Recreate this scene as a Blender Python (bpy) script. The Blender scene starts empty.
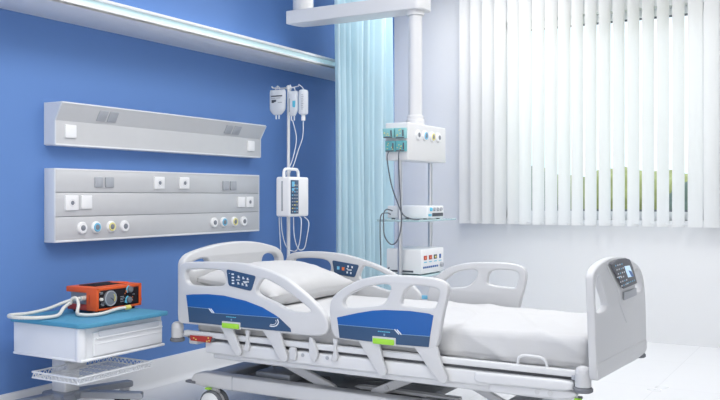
import bpy, bmesh, math, random
from mathutils import Vector, Matrix, noise
random.seed(7)
SC = bpy.context.scene
COL = SC.collection
PI = math.pi
OFF = {}                                   # world origin of every object built here

# ------------------------------------------------------------------ materials
def mat(name, col, rough=0.5, metal=0.0, var=0.03, scale=8.0, bump=0.0, bscale=60.0, spec=0.5,
        trans=0.0, emit=None, estr=0.0, alpha=1.0, transl=0.0):
    m = bpy.data.materials.new(name); m.use_nodes = True
    nt = m.node_tree; N = nt.nodes; L = nt.links
    b = N['Principled BSDF']
    b.inputs['Roughness'].default_value = rough
    b.inputs['Metallic'].default_value = metal
    b.inputs['Specular IOR Level'].default_value = spec
    b.inputs['Transmission Weight'].default_value = trans
    b.inputs['Alpha'].default_value = alpha
    tc = N.new('ShaderNodeTexCoord')
    nz = N.new('ShaderNodeTexNoise'); nz.inputs['Scale'].default_value = scale; nz.inputs['Detail'].default_value = 4
    L.new(tc.outputs['Object'], nz.inputs['Vector'])
    rp = N.new('ShaderNodeValToRGB')
    c = Vector(col)
    rp.color_ramp.elements[0].color = (*[max(0, v*(1-var)) for v in c], 1)
    rp.color_ramp.elements[1].color = (*[min(1, v*(1+var)) for v in c], 1)
    L.new(nz.outputs['Fac'], rp.inputs['Fac'])
    L.new(rp.outputs['Color'], b.inputs['Base Color'])
    if bump:
        n2 = N.new('ShaderNodeTexNoise'); n2.inputs['Scale'].default_value = bscale; n2.inputs['Detail'].default_value = 6
        L.new(tc.outputs['Object'], n2.inputs['Vector'])
        bp = N.new('ShaderNodeBump'); bp.inputs['Strength'].default_value = bump; bp.inputs['Distance'].default_value = 0.01
        L.new(n2.outputs['Fac'], bp.inputs['Height']); L.new(bp.outputs['Normal'], b.inputs['Normal'])
    if emit is not None:
        b.inputs['Emission Color'].default_value = (*emit, 1); b.inputs['Emission Strength'].default_value = estr
    if transl:
        tr = N.new('ShaderNodeBsdfTranslucent'); L.new(rp.outputs['Color'], tr.inputs['Color'])
        mx = N.new('ShaderNodeMixShader'); mx.inputs[0].default_value = transl
        L.new(b.outputs[0], mx.inputs[1]); L.new(tr.outputs[0], mx.inputs[2])
        L.new(mx.outputs[0], N['Material Output'].inputs['Surface'])
    return m

M = {}
M['blue_wall'] = mat('blue wall paint', (0.125, 0.25, 0.56), 0.6, var=0.02, scale=1.5, bump=0.03, bscale=200, spec=0.3)
M['white_wall'] = mat('pale grey wall paint', (0.79, 0.80, 0.815), 0.6, var=0.015, scale=1.2, bump=0.03, bscale=200, spec=0.3)
M['ceiling'] = mat('ceiling paint', (0.85, 0.86, 0.87), 0.8, var=0.01)
M['skirting'] = mat('skirting vinyl', (0.80, 0.81, 0.83), 0.35, var=0.01)
M['plastic'] = mat('bed plastic', (0.63, 0.637, 0.655), 0.38, var=0.012, scale=5)
M['metal_white'] = mat('powder coated metal', (0.72, 0.73, 0.75), 0.35, var=0.015)
M['metal_grey'] = mat('grey metal', (0.36, 0.38, 0.42), 0.35, metal=0.3, var=0.04)
M['dark_grey'] = mat('dark grey cover', (0.27, 0.28, 0.305), 0.5, var=0.05)
M['panel_dark'] = mat('dark keypad', (0.085, 0.09, 0.11), 0.45)
M['bumper_grey'] = mat('grey rubber', (0.17, 0.18, 0.20), 0.6, var=0.05)
M['rubber'] = mat('black rubber', (0.03, 0.03, 0.035), 0.6)
M['dark_gap'] = mat('dark slot', (0.13, 0.135, 0.15), 0.6)
M['blue_panel'] = mat('bright blue plastic', (0.009, 0.105, 0.385), 0.4, var=0.03)
M['navy'] = mat('navy plastic', (0.032, 0.080, 0.172), 0.4, var=0.04)
M['lime'] = mat('lime plastic', (0.36, 0.72, 0.055), 0.45)
M['red'] = mat('red tag', (0.42, 0.035, 0.03), 0.45)
M['mark_white'] = mat('white print', (0.80, 0.83, 0.88), 0.5)
M['mark_cyan'] = mat('cyan print', (0.12, 0.52, 0.72), 0.5)
M['line_blue'] = mat('pale blue line', (0.22, 0.38, 0.56), 0.5)
M['mark_dark'] = mat('dark print', (0.06, 0.07, 0.09), 0.5)
M['mark_yellow'] = mat('yellow print', (0.80, 0.70, 0.18), 0.5)
M['mark_orange'] = mat('orange print', (0.85, 0.22, 0.06), 0.5)
M['sheet'] = mat('white bed linen', (0.63, 0.634, 0.646), 0.85, var=0.012, scale=3, bump=0.06, bscale=90, spec=0.15)
M['pillow'] = mat('white pillow linen', (0.63, 0.633, 0.643), 0.85, var=0.012, scale=3, bump=0.08, bscale=60, spec=0.15)
M['mattress'] = mat('mattress ticking', (0.74, 0.75, 0.77), 0.8, bump=0.05)
M['alu'] = mat('brushed light metal', (0.62, 0.625, 0.64), 0.42, metal=0.25, var=0.02, scale=20)
M['alu_light'] = mat('light trim profile', (0.78, 0.79, 0.82), 0.4, metal=0.1, var=0.02)
M['alu_end'] = mat('pale end cap', (0.66, 0.69, 0.74), 0.45, var=0.015)
M['socket'] = mat('white socket plastic', (0.88, 0.885, 0.90), 0.35, var=0.01)
M['port_grey'] = mat('grey socket plastic', (0.40, 0.42, 0.46), 0.45, var=0.03)
M['hole'] = mat('socket hole', (0.22, 0.24, 0.28), 0.5)
M['ring_blue'] = mat('cyan ring', (0.18, 0.52, 0.76), 0.4)
M['ring_yellow'] = mat('yellow ring', (0.82, 0.76, 0.30), 0.4)
M['pendant'] = mat('glossy white enamel', (0.75, 0.754, 0.765), 0.3, var=0.008)
M['chrome'] = mat('satin steel', (0.62, 0.635, 0.66), 0.28, metal=0.85, var=0.02)
M['glass_shelf'] = mat('pale blue shelf glass', (0.62, 0.83, 0.88), 0.12, var=0.02, trans=0.35)
M['teal'] = mat('teal module plastic', (0.13, 0.42, 0.46), 0.4, var=0.05)
M['teal_light'] = mat('light teal module plastic', (0.26, 0.55, 0.58), 0.4, var=0.05)
M['cable'] = mat('grey cable', (0.11, 0.125, 0.15), 0.45)
M['tube'] = mat('clear tubing', (0.74, 0.79, 0.86), 0.25, trans=0.15)
M['bag'] = mat('clear infusion bag', (0.86, 0.89, 0.93), 0.22, trans=0.12, var=0.02, transl=0.35)
M['pole'] = mat('pale steel pole', (0.72, 0.73, 0.75), 0.3, metal=0.35)
M['pump'] = mat('white pump plastic', (0.86, 0.87, 0.89), 0.35, var=0.01)
M['cart'] = mat('white cart plastic', (0.82, 0.835, 0.86), 0.35, var=0.012)
M['mat_blue'] = mat('blue non slip mat', (0.075, 0.30, 0.47), 0.65, var=0.10, scale=70, bump=0.1, bscale=150)
M['wire'] = mat('white coated wire', (0.78, 0.80, 0.83), 0.35)
M['orange'] = mat('orange casing', (0.80, 0.115, 0.022), 0.4, var=0.04)
M['orange_dark'] = mat('dark red casing', (0.40, 0.045, 0.03), 0.45, var=0.05)
M['black_panel'] = mat('black control panel', (0.018, 0.014, 0.017), 0.65, spec=0.15)
M['gauge'] = mat('gauge face', (0.20, 0.215, 0.24), 0.35, var=0.12, scale=60)
M['hose'] = mat('ivory corrugated hose', (0.74, 0.73, 0.68), 0.5, var=0.05, scale=40)
M['screen_blue'] = mat('lit display', (0.55, 0.75, 0.95), 0.2, emit=(0.55, 0.78, 1.0), estr=0.35)
M['led'] = mat('pale cyan light strip', (0.66, 0.86, 0.90), 0.3, emit=(0.62, 0.88, 0.95), estr=0.2)
M['lamp'] = mat('ceiling lamp diffuser', (0.9, 0.9, 0.9), 0.5, emit=(1, 1, 1), estr=2.0)
M['curtain'] = mat('pale aqua curtain', (0.72, 0.89, 0.955), 0.75, var=0.03, scale=6, bump=0.04, bscale=120, spec=0.2, transl=0.35)
M['slat'] = mat('white blind fabric', (0.90, 0.905, 0.91), 0.75, var=0.008, spec=0.2, transl=0.5, bump=0.03, bscale=200)
M['frame'] = mat('white window frame', (0.82, 0.83, 0.85), 0.4)
M['gasket'] = mat('grey gasket', (0.16, 0.18, 0.21), 0.6)
M['foliage'] = mat('olive hedge leaves', (0.40, 0.40, 0.17), 0.8, var=0.45, scale=3.0)
M['foliage2'] = mat('slate green leaves', (0.17, 0.21, 0.19), 0.8, var=0.4, scale=2.5)
M['lawn'] = mat('lawn', (0.36, 0.38, 0.15), 0.9, var=0.3, scale=1.0)

def glass_mat():
    m = bpy.data.materials.new('window glass'); m.use_nodes = True
    nt = m.node_tree; N = nt.nodes; L = nt.links
    N.remove(N['Principled BSDF'])
    t = N.new('ShaderNodeBsdfTransparent'); t.inputs[0].default_value = (0.86, 0.94, 0.98, 1)
    g = N.new('ShaderNodeBsdfGlossy'); g.inputs['Roughness'].default_value = 0.03
    fr = N.new('ShaderNodeFresnel'); fr.inputs[0].default_value = 1.0
    mx = N.new('ShaderNodeMixShader')
    L.new(fr.outputs[0], mx.inputs[0]); L.new(t.outputs[0], mx.inputs[1]); L.new(g.outputs[0], mx.inputs[2])
    L.new(mx.outputs[0], N['Material Output'].inputs['Surface'])
    return m
M['glass'] = glass_mat()

def floor_mat():
    m = bpy.data.materials.new('pale floor tiles'); m.use_nodes = True
    nt = m.node_tree; N = nt.nodes; L = nt.links
    b = N['Principled BSDF']; b.inputs['Roughness'].default_value = 0.3
    tc = N.new('ShaderNodeTexCoord'); mp = N.new('ShaderNodeMapping')
    mp.inputs['Location'].default_value = (-2.76, -6.49, 0)
    L.new(tc.outputs['Object'], mp.inputs['Vector'])
    br = N.new('ShaderNodeTexBrick'); br.offset = 0.0; br.squash = 1.0
    br.inputs['Scale'].default_value = 1.0
    br.inputs['Brick Width'].default_value = 0.9; br.inputs['Row Height'].default_value = 0.9
    br.inputs['Mortar Size'].default_value = 0.0035; br.inputs['Mortar Smooth'].default_value = 0.3
    br.inputs['Color1'].default_value = (0.75, 0.76, 0.78, 1); br.inputs['Color2'].default_value = (0.74, 0.75, 0.772, 1)
    br.inputs['Mortar'].default_value = (0.66, 0.67, 0.69, 1)
    L.new(mp.outputs[0], br.inputs['Vector'])
    L.new(br.outputs['Color'], b.inputs['Base Color'])
    nz = N.new('ShaderNodeTexNoise'); nz.inputs['Scale'].default_value = 3
    L.new(tc.outputs['Object'], nz.inputs['Vector'])
    mr = N.new('ShaderNodeMapRange'); mr.inputs[3].default_value = 0.24; mr.inputs[4].default_value = 0.36
    L.new(nz.outputs['Fac'], mr.inputs[0]); L.new(mr.outputs[0], b.inputs['Roughness'])
    return m
M['floor'] = floor_mat()

# ------------------------------------------------------------------ object helpers
def thing(name, label, cat, loc, group=None):
    o = bpy.data.objects.new(name, None); COL.objects.link(o)
    o.empty_display_size = 0.1
    o.location = loc; OFF[o] = Vector(loc)
    o['label'] = label; o['category'] = cat
    if group: o['group'] = group
    return o

def tag(o, label, cat, group=None):
    o['label'] = label; o['category'] = cat
    if group: o['group'] = group
    return o

def finish(name, me, m, parent=None, origin=None, angle=38, label=None):
    """me holds world coordinates; origin = world point for a top-level mesh"""
    off = OFF[parent] if parent is not None else Vector(origin if origin is not None else (0, 0, 0))
    me.transform(Matrix.Translation(-off))
    me.name = name
    me.materials.clear(); me.materials.append(m)
    me.polygons.foreach_set('use_smooth', [True]*len(me.polygons))
    me.set_sharp_from_angle(angle=math.radians(angle))
    me.update()
    o = bpy.data.objects.new(name, me); COL.objects.link(o)
    OFF[o] = off
    if parent is not None: o.parent = parent
    else: o.location = off
    if label: o['label'] = label
    return o

def bm_mesh(bm):
    bmesh.ops.recalc_face_normals(bm, faces=bm.faces)
    me = bpy.data.meshes.new('m'); bm.to_mesh(me); bm.free(); return me

def add_box(bm, lo, hi, bev=0.0, seg=2, rot=None, about=None):
    lo, hi = Vector(lo), Vector(hi)
    t = bmesh.new()
    bmesh.ops.create_cube(t, size=1)
    s = hi-lo
    bmesh.ops.scale(t, vec=s, verts=t.verts); bmesh.ops.translate(t, vec=(lo+hi)/2, verts=t.verts)
    if bev: bmesh.ops.bevel(t, geom=t.edges[:], offset=min(bev, min(s)*0.49), segments=seg, profile=0.5, affect='EDGES')
    if rot: bmesh.ops.rotate(t, cent=about if about is not None else (lo+hi)/2, matrix=rot, verts=t.verts)
    me = bpy.data.meshes.new('t'); t.to_mesh(me); t.free(); bm.from_mesh(me); bpy.data.meshes.remove(me)

def box(name, lo, hi, m, parent=None, bev=0.004, seg=2, origin=None, rot=None, about=None):
    bm = bmesh.new(); add_box(bm, lo, hi, bev, seg, rot, about)
    return finish(name, bm_mesh(bm), m, parent, origin)

def catmull(pts, n=6, closed=False):
    P = [Vector(p) for p in pts]; out = []
    N = len(P)
    for i in range(N if closed else N-1):
        if closed: a, b, c, d = P[(i-1) % N], P[i], P[(i+1) % N], P[(i+2) % N]
        else: a, b, c, d = P[max(i-1, 0)], P[i], P[i+1], P[min(i+2, N-1)]
        for k in range(n):
            t = k/n
            out.append(0.5*((2*b)+(c-a)*t+(2*a-5*b+4*c-d)*t*t+(3*b-a-3*c+d)*t**3))
    if not closed: out.append(P[-1])
    return out

def chaikin(pts, it=2):
    P = [Vector((p[0], p[1])) for p in pts]
    for _ in range(it):
        Q = []
        for i in range(len(P)):
            a, b = P[i], P[(i+1) % len(P)]
            Q += [a*0.75+b*0.25, a*0.25+b*0.75]
        P = Q
    return P

def roundc(pts, rad, n=5):
    P = [Vector((p[0], p[1])) for p in pts]; out = []
    for i in range(len(P)):
        a, b, c = P[i-1], P[i], P[(i+1) % len(P)]
        da, dc = a-b, c-b
        ra, rc = min(rad, da.length*0.45), min(rad, dc.length*0.45)
        p, q = b+da.normalized()*ra, b+dc.normalized()*rc
        for k in range(n+1):
            t = k/n; out.append(p*(1-t)**2+b*2*t*(1-t)+q*t*t)
    return out

def add_tube(bm, pts, r, sides=10, closed=False, smooth=6, rfun=None):
    P = catmull(pts, smooth, closed) if smooth else [Vector(p) for p in pts]
    n = len(P); rings = []
    up = None
    for i in range(n):
        if closed: t = (P[(i+1) % n]-P[i-1]).normalized()
        else: t = (P[min(i+1, n-1)]-P[max(i-1, 0)]).normalized()
        if up is None:
            up = Vector((0, 0, 1)) if abs(t.z) < 0.9 else Vector((1, 0, 0))
        x = up-t*up.dot(t)
        if x.length < 1e-5: x = t.orthogonal()
        x.normalize(); y = t.cross(x); up = x
        rr = r if rfun is None else r*rfun(i)
        rings.append([bm.verts.new(P[i]+x*math.cos(2*PI*k/sides)*rr+y*math.sin(2*PI*k/sides)*rr) for k in range(sides)])
    for i in range(n if closed else n-1):
        a, b = rings[i], rings[(i+1) % n]
        for k in range(sides):
            bm.faces.new((a[k], a[(k+1) % sides], b[(k+1) % sides], b[k]))
    if not closed:
        bm.faces.new(rings[0][::-1]); bm.faces.new(rings[-1])

def tube(name, pts, r, m, parent=None, sides=10, closed=False, smooth=6, origin=None, rfun=None):
    bm = bmesh.new(); add_tube(bm, pts, r, sides, closed, smooth, rfun)
    return finish(name, bm_mesh(bm), m, parent, origin, angle=50)

def add_lathe(bm, prof, c, axis='Z', n=32):
    """prof: (radius, height) from bottom to top, capped"""
    c = Vector(c); rings = []
    for r, h in prof:
        ring = []
        for k in range(n):
            a = 2*PI*k/n; u, v = r*math.cos(a), r*math.sin(a)
            p = {'Z': (u, v, h), 'X': (h, u, v), 'Y': (u, h, v)}[axis]
            ring.append(bm.verts.new(c+Vector(p)))
        rings.append(ring)
    for a, b in zip(rings, rings[1:]):
        for k in range(n): bm.faces.new((a[k], a[(k+1) % n], b[(k+1) % n], b[k]))
    bm.faces.new(rings[0][::-1]); bm.faces.new(rings[-1])

def lathe(name, prof, c, m, parent=None, axis='Z', n=32, origin=None):
    bm = bmesh.new(); add_lathe(bm, prof, c, axis, n)
    return finish(name, bm_mesh(bm), m, parent, origin)

def ring(name, c, R, r, m, parent, axis='X', n=28):
    pts = []
    for k in range(n):
        a = 2*PI*k/n; u, v = R*math.cos(a), R*math.sin(a)
        pts.append(Vector(c)+Vector({'X': (0, u, v), 'Y': (u, 0, v), 'Z': (u, v, 0)}[axis]))
    return tube(name, pts, r, m, parent, sides=8, closed=True, smooth=0)

def plate_mesh(outer, holes, thick, bev, fmap, round_it=2):
    """rounded-edge plate from 2D outlines; fmap(u, v, w) -> world, w in [-thick/2, thick/2]"""
    cu = bpy.data.curves.new('c', 'CURVE'); cu.dimensions = '2D'; cu.fill_mode = 'BOTH'
    cu.extrude = max(thick/2-bev, 0.0001); cu.bevel_depth = bev; cu.offset = -bev; cu.bevel_resolution = 3
    for poly in [outer]+list(holes):
        P = roundc(poly, round_it) if 0 < round_it < 1 else chaikin(poly, round_it) if round_it else [Vector((p[0], p[1])) for p in poly]
        s = cu.splines.new('POLY'); s.points.add(len(P)-1); s.use_cyclic_u = True
        for q, p in zip(s.points, P): q.co = (p.x, p.y, 0, 1)
    o = bpy.data.objects.new('c', cu); COL.objects.link(o)
    dg = bpy.context.evaluated_depsgraph_get()
    me = bpy.data.meshes.new_from_object(o.evaluated_get(dg))
    bpy.data.objects.remove(o); bpy.data.curves.remove(cu)
    for v in me.vertices: v.co = Vector(fmap(*v.co))
    bm = bmesh.new(); bm.from_mesh(me); bpy.data.meshes.remove(me)
    bmesh.ops.remove_doubles(bm, verts=bm.verts, dist=1e-5)
    return bm_mesh(bm)

def plate(name, outer, holes, thick, bev, fmap, m, parent=None, round_it=2, origin=None):
    return finish(name, plate_mesh(outer, holes, thick, bev, fmap, round_it), m, parent, origin, angle=32)

def at_y(y): return lambda u, v, w: (u, y+w, v)
def at_x(x): return lambda u, v, w: (x+w, u, v)
def at_z(z): return lambda u, v, w: (u, v, z+w)

def soft_box(lo, hi, r, res, disp=None):
    """dense box with round edges; disp(p, n) -> displacement along n"""
    lo, hi = Vector(lo), Vector(hi); c = (lo+hi)/2; h = (hi-lo)/2
    bm = bmesh.new(); bmesh.ops.create_cube(bm, size=2)
    bmesh.ops.subdivide_edges(bm, edges=bm.edges[:], cuts=res, use_grid_fill=True)
    for v in bm.verts:
        p = Vector((v.co.x*h.x, v.co.y*h.y, v.co.z*h.z))
        q = Vector([max(-(h[i]-r), min(h[i]-r, p[i])) for i in range(3)])
        d = p-q
        n = d.normalized() if d.length > 1e-7 else Vector((0, 0, 1))
        w = c+q+n*r
        if disp: w = w+n*disp(w, n)
        v.co = w
    return bm

def structure(o): o['kind'] = 'structure'; return o

# ------------------------------------------------------------------ room shell
L = 7.27; HC = 3.2
structure(box('floor', (-0.12, -1.6, -0.1), (6.6, L+0.25, 0.0), M['floor'], bev=0))
structure(box('wall_left', (-0.12, -1.6, 0.0), (0.0, L+0.25, HC), M['blue_wall'], bev=0))
structure(box('wall_right', (6.6, -1.6, 0.0), (6.72, L+0.25, HC), M['white_wall'], bev=0))
structure(box('ceiling', (-0.12, -1.6, HC), (6.6, L+0.25, HC+0.1), M['ceiling'], bev=0))
WX0, WX1, WZ0, WZ1 = 1.05, 2.82, 1.0, 2.75
bm = bmesh.new()
add_box(bm, (0, L, 0), (WX0, L+0.25, HC)); add_box(bm, (WX1, L, 0), (6.6, L+0.25, HC))
add_box(bm, (WX0, L, 0), (WX1, L+0.25, WZ0)); add_box(bm, (WX0, L, WZ1), (WX1, L+0.25, HC))
structure(finish('wall_back', bm_mesh(bm), M['white_wall']))
# coved skirting on the blue wall
prof = [(0, 0), (0.05, 0), (0.034, 0.006), (0.022, 0.018), (0.017, 0.035), (0.015, 0.155), (0.011, 0.164), (0, 0.166)]
bm = bmesh.new()
a = [bm.verts.new((x, -1.6, z)) for x, z in prof]; b = [bm.verts.new((x, L, z)) for x, z in prof]
for i in range(len(prof)):
    j = (i+1) % len(prof); bm.faces.new((a[i], a[j], b[j], b[i]))
bm.faces.new(a[::-1]); bm.faces.new(b)
structure(finish('baseboard_left', bm_mesh(bm), M['skirting'], angle=30))

# window
bm = bmesh.new()
fy0, fy1 = L+0.10, L+0.17
add_box(bm, (WX0, fy0, WZ0), (WX0+0.07, fy1, WZ1), 0.006); add_box(bm, (WX1-0.07, fy0, WZ0), (WX1, fy1, WZ1), 0.006)
add_box(bm, (WX0, fy0, WZ0), (WX1, fy1, WZ0+0.07), 0.006); add_box(bm, (WX0, fy0, WZ1-0.06), (WX1, fy1, WZ1), 0.006)
win = structure(finish('window_1', bm_mesh(bm), M['frame']))
box('glass_pane', (WX0+0.06, L+0.128, WZ0+0.06), (WX1-0.06, L+0.136, WZ1-0.05), M['glass'], win, bev=0)
bm = bmesh.new()
for x0, x1 in ((WX0+0.07, WX1-0.07),):
    for z in (WZ0+0.07, WZ1-0.06-0.016): add_box(bm, (x0, L+0.115, z), (x1, L+0.127, z+0.016))
    for x in (x0, x1-0.012): add_box(bm, (x, L+0.115, WZ0+0.07), (x+0.012, L+0.127, WZ1-0.06))
finish('gasket', bm_mesh(bm), M['gasket'], win)
box('sill', (WX0, L-0.005, WZ0-0.03), (WX1, L+0.10, WZ0), M['frame'], win, bev=0.006)

# outside
structure(box('ground', (-60, L+0.6, -0.9), (40, 60, -0.6), M['lawn'], bev=0))
def bush(name, c, size, m, label, cat, seed, res=24):
    bm = bmesh.new(); bmesh.ops.create_icosphere(bm, subdivisions=5, radius=1.0)
    for v in bm.verts:
        n = v.co.normalized()
        d = 0.22*noise.noise(n*2.2+Vector((seed, 0, 0)))+0.14*noise.noise(n*6+Vector((0, seed, 0)))+0.10*noise.noise(n*16+Vector((0, 0, seed)))
        p = n*(1+d)
        v.co = Vector(c)+Vector((p.x*size[0], p.y*size[1], p.z*size[2]))
    o = finish(name, bm_mesh(bm), m, None, (c[0], c[1], c[2]-size[2]), angle=180)
    return tag(o, label, cat)
bm = soft_box((-22, 24.0, -0.6), (14, 26.2, 1.8), 0.5, 60, lambda p, n: 0.35*noise.noise(p*0.9)+0.2*noise.noise(p*2.7))
tag(finish('hedge', bm_mesh(bm), M['foliage'], None, (-4, 25, -0.6), angle=180), 'long olive green hedge seen through the gaps of the blind', 'hedge')
bush('bush', (-4.3, 23.0, 0.5), (0.9, 0.7, 1.5), M['foliage2'], 'dark bush outside behind the middle blind slats', 'bush', 3.1)
bush('bush', (0.2, 23.0, 0.3), (0.8, 0.7, 1.2), M['foliage2'], 'dark bush outside behind the right blind slats', 'bush', 9.7)
bush('conifer', (-6.6, 27.5, 1.0), (0.9, 0.9, 2.2), M['foliage2'], 'tall dark shrub rising over the hedge outside the window', 'shrub', 5.5)

# ------------------------------------------------------------------ vertical blind
bl = thing('vertical_blind', 'white vertical slat blind covering the whole window', 'blind', (1.85, 7.19, 3.1))
box('headrail', (0.66, 7.16, 3.06), (3.06, 7.22, 3.10), M['frame'], bl, bev=0.006)
edges = [.721, .831, .943, 1.059, 1.181, 1.29, 1.407, 1.521, 1.636, 1.751, 1.864, 1.981, 2.096, 2.214, 2.331, 2.447, 2.565, 2.682, 2.80, 2.918]
phi = math.radians(33)
for i, x in enumerate(edges):
    w = 0.108 if i < 9 else 0.101 if i < 17 else 0.112
    phi = math.radians(33 if i < 17 else 12)
    bm = bmesh.new(); K = 8; rows = []
    d = Vector((math.cos(phi), math.sin(phi), 0)); nrm = Vector((math.sin(phi), -math.cos(phi), 0))
    start = Vector((x, 7.165, 0))
    for z in (0.952, 0.956, 1.2, 1.8, 2.4, 3.058):
        r = []
        for k in range(K+1):
            t = k/K
            r.append(start+d*(w*t)+nrm*(0.0075*(1-(2*t-1)**2))+Vector((0, 0, z)))
        rows.append(r)
    f = [[bm.verts.new(p) for p in r] for r in rows]
    g = [[bm.verts.new(p-nrm*0.0016) for p in r] for r in rows]
    for q in range(len(rows)-1):
        for k in range(K):
            bm.faces.new((f[q][k], f[q][k+1], f[q+1][k+1], f[q+1][k])); bm.faces.new((g[q][k+1], g[q][k], g[q+1][k], g[q+1][k+1]))
        bm.faces.new((f[q][0], f[q+1][0], g[q+1][0], g[q][0])); bm.faces.new((f[q][K], g[q][K], g[q+1][K], f[q+1][K]))
    for k in range(K):
        bm.faces.new((f[0][k], g[0][k], g[0][k+1], f[0][k+1])); bm.faces.new((f[-1][k], f[-1][k+1], g[-1][k+1], g[-1][k]))
    finish('slat', bm_mesh(bm), M['slat'], bl, angle=60)
tube('bottom_chain', [(0.77, 7.195, 0.975), (1.8, 7.195, 0.972), (2.96, 7.195, 0.975)], 0.0022, M['frame'], bl, sides=6)

# ------------------------------------------------------------------ cove shelf along the blue wall
sh = thing('wall_shelf', 'long white wall shelf with light strip high on the blue wall', 'shelf', (0, 3.0, 2.18))
bm = bmesh.new()
add_box(bm, (0.0, -1.5, 2.175), (0.372, 6.30, 2.192), 0.003)
add_box(bm, (0.352, -1.5, 2.175), (0.372, 6.30, 2.202), 0.003)
add_box(bm, (0.0, -1.5, 2.236), (0.372, 6.30, 2.252), 0.003)
add_box(bm, (0.0, -1.5, 2.19), (0.05, 6.30, 2.24), 0)
finish('shelf_body', bm_mesh(bm), M['skirting'], sh)
box('light_strip', (0.325, -1.49, 2.193), (0.348, 6.298, 2.236), M['led'], sh, bev=0.003)
box('cove_strip', (0.06, -1.40, 2.250), (0.12, 5.55, 2.262), M['led'], sh, bev=0.003)
cl = bpy.data.lights.new('cove_light', 'AREA'); cl.shape = 'RECTANGLE'; cl.size = 0.05; cl.size_y = 6.9
cl.energy = 4.5; cl.color = (0.95, 0.98, 1.0)
co = bpy.data.objects.new('cove_light', cl); COL.objects.link(co); co.parent = sh
co.location = (0.09, 2.07-3.0, 2.268-2.18); co.rotation_euler = (PI, 0, 0)

# ------------------------------------------------------------------ bed-head wall units
def gas_outlet(par, x, y, z, rm, k=1.0):
    o = lathe('gas_outlet', [(0.036*k, 0), (0.036*k, 0.008), (0.031*k, 0.014), (0.0, 0.014)][:3], (x, y, z), M['socket'], par, axis='X')
    if rm: ring('colour_ring', (x+0.0145, y, z), 0.0215*k, 0.0055*k, rm, o)
    lathe('socket_hole', [(0.0165*k, 0.008), (0.0165*k, 0.0165), (0.012*k, 0.019)], (x, y, z), M['hole'], o, axis='X', n=20)
def socket(par, x, y0, y1, z0, z1, hole=True, m='socket'):
    o = box('wall_socket' if hole else 'blank_plate', (x-0.004, y0, z0), (x+0.012, y1, z1), M[m], par, bev=0.004)
    if hole:
        yc, zc = (y0+y1)/2, (z0+z1)/2
        lathe('socket_hole', [(0.012, 0.012), (0.012, 0.0135), (0.009, 0.014)], (x, yc, zc), M['hole'], o, axis='X', n=16)
        ring('socket_rim', (x+0.012, yc, zc), 0.019, 0.002, M['alu_light'], o)

lu = thing('bed_head_panel', 'long grey bed-head panel with sockets and gas outlets, lower of two', 'wall panel', (0, 4.1, 0.945))
y0, y1 = 3.182, 5.022
box('end_cap', (0.0, y0, 0.945), (0.083, y0+0.01, 1.352), M['alu_end'], lu, bev=0.003)
box('end_cap', (0.0, y1-0.01, 0.945), (0.083, y1, 1.352), M['alu_end'], lu, bev=0.003)
bm = bmesh.new()
for z0, z1 in ((0.956, 1.0835), (1.0875, 1.2175), (1.2215, 1.342)):
    add_box(bm, (0.0, y0+0.010, z0), (0.083, y1-0.010, z1), 0.0025)
finish('fascia', bm_mesh(bm), M['alu'], lu)
bm = bmesh.new()
add_box(bm, (0.0, y0+0.009, 0.945), (0.085, y1-0.009, 0.957), 0.003); add_box(bm, (0.0, y0+0.009, 1.341), (0.085, y1-0.009, 1.352), 0.003)
finish('edge_trim', bm_mesh(bm), M['alu_light'], lu)
box('back_plate', (0.0, y0+0.01, 0.95), (0.076, y1-0.01, 1.347), M['port_grey'], lu, bev=0)
for a, b, z0, z1 in ((3.462, 3.520, 1.249, 1.308), (3.542, 3.604, 1.249, 1.309), (4.600, 4.660, 1.241, 1.303), (4.680, 4.743, 1.241, 1.303)):
    socket(lu, 0.083, a, b, z0, z1, False, 'port_grey')
for a, b, z0, z1 in ((3.252, 3.341, 1.120, 1.204), (3.939, 4.027, 1.244, 1.320), (4.167, 4.256, 1.246, 1.321), (4.857, 4.938, 1.120, 1.195)):
    socket(lu, 0.083, a, b, z0, z1, True)
for a, b, z0, z1 in ((3.363, 3.439, 1.127, 1.204), (4.764, 4.838, 1.122, 1.194)):
    socket(lu, 0.083, a, b, z0, z1, False)
for y, rm in ((3.37, None), (3.473, M['ring_blue']), (3.586, M['ring_yellow']), (3.692, None), (4.509, None), (4.61, M['ring_blue']), (4.726, M['ring_yellow']), (4.83, None)):
    gas_outlet(lu, 0.083, y, 1.021, rm, 0.95)

uu = thing('bed_head_panel', 'grey wall unit with outward slanted upper face, above the socket panel', 'wall panel', (0, 4.1, 1.477))
uy0, uy1 = 3.182, 5.035
pr = [(0, 1.481), (0.083, 1.481), (0.083, 1.613), (0.135, 1.706), (0.0, 1.712)]
bm = bmesh.new()
a = [bm.verts.new((x, uy0+0.008, z)) for x, z in pr]; b = [bm.verts.new((x, uy1-0.008, z)) for x, z in pr]
for i in range(5):
    j = (i+1) % 5; bm.faces.new((a[i], a[j], b[j], b[i]))
bm.faces.new(a[::-1]); bm.faces.new(b)
finish('unit_body', bm_mesh(bm), M['alu'], uu, angle=20)
for s0, s1 in ((uy0, uy0+0.009), (uy1-0.009, uy1)):
    pl = [(x+(0.003 if x else 0), z) for x, z in pr]
    bm = bmesh.new()
    a = [bm.verts.new((x, s0, z)) for x, z in pl]; b = [bm.verts.new((x, s1, z)) for x, z in pl]
    for i in range(5):
        j = (i+1) % 5; bm.faces.new((a[i], a[j], b[j], b[i]))
    bm.faces.new(a[::-1]); bm.faces.new(b)
    finish('end_cap', bm_mesh(bm), M['alu_end'], uu, angle=20)
box('edge_trim', (0.0, uy0+0.008, 1.477), (0.086, uy1-0.008, 1.487), M['alu_light'], uu, bev=0.003)
box('top_trim', (0.0, uy0+0.008, 1.704), (0.138, uy1-0.008, 1.713), M['alu_light'], uu, bev=0.003)
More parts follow.
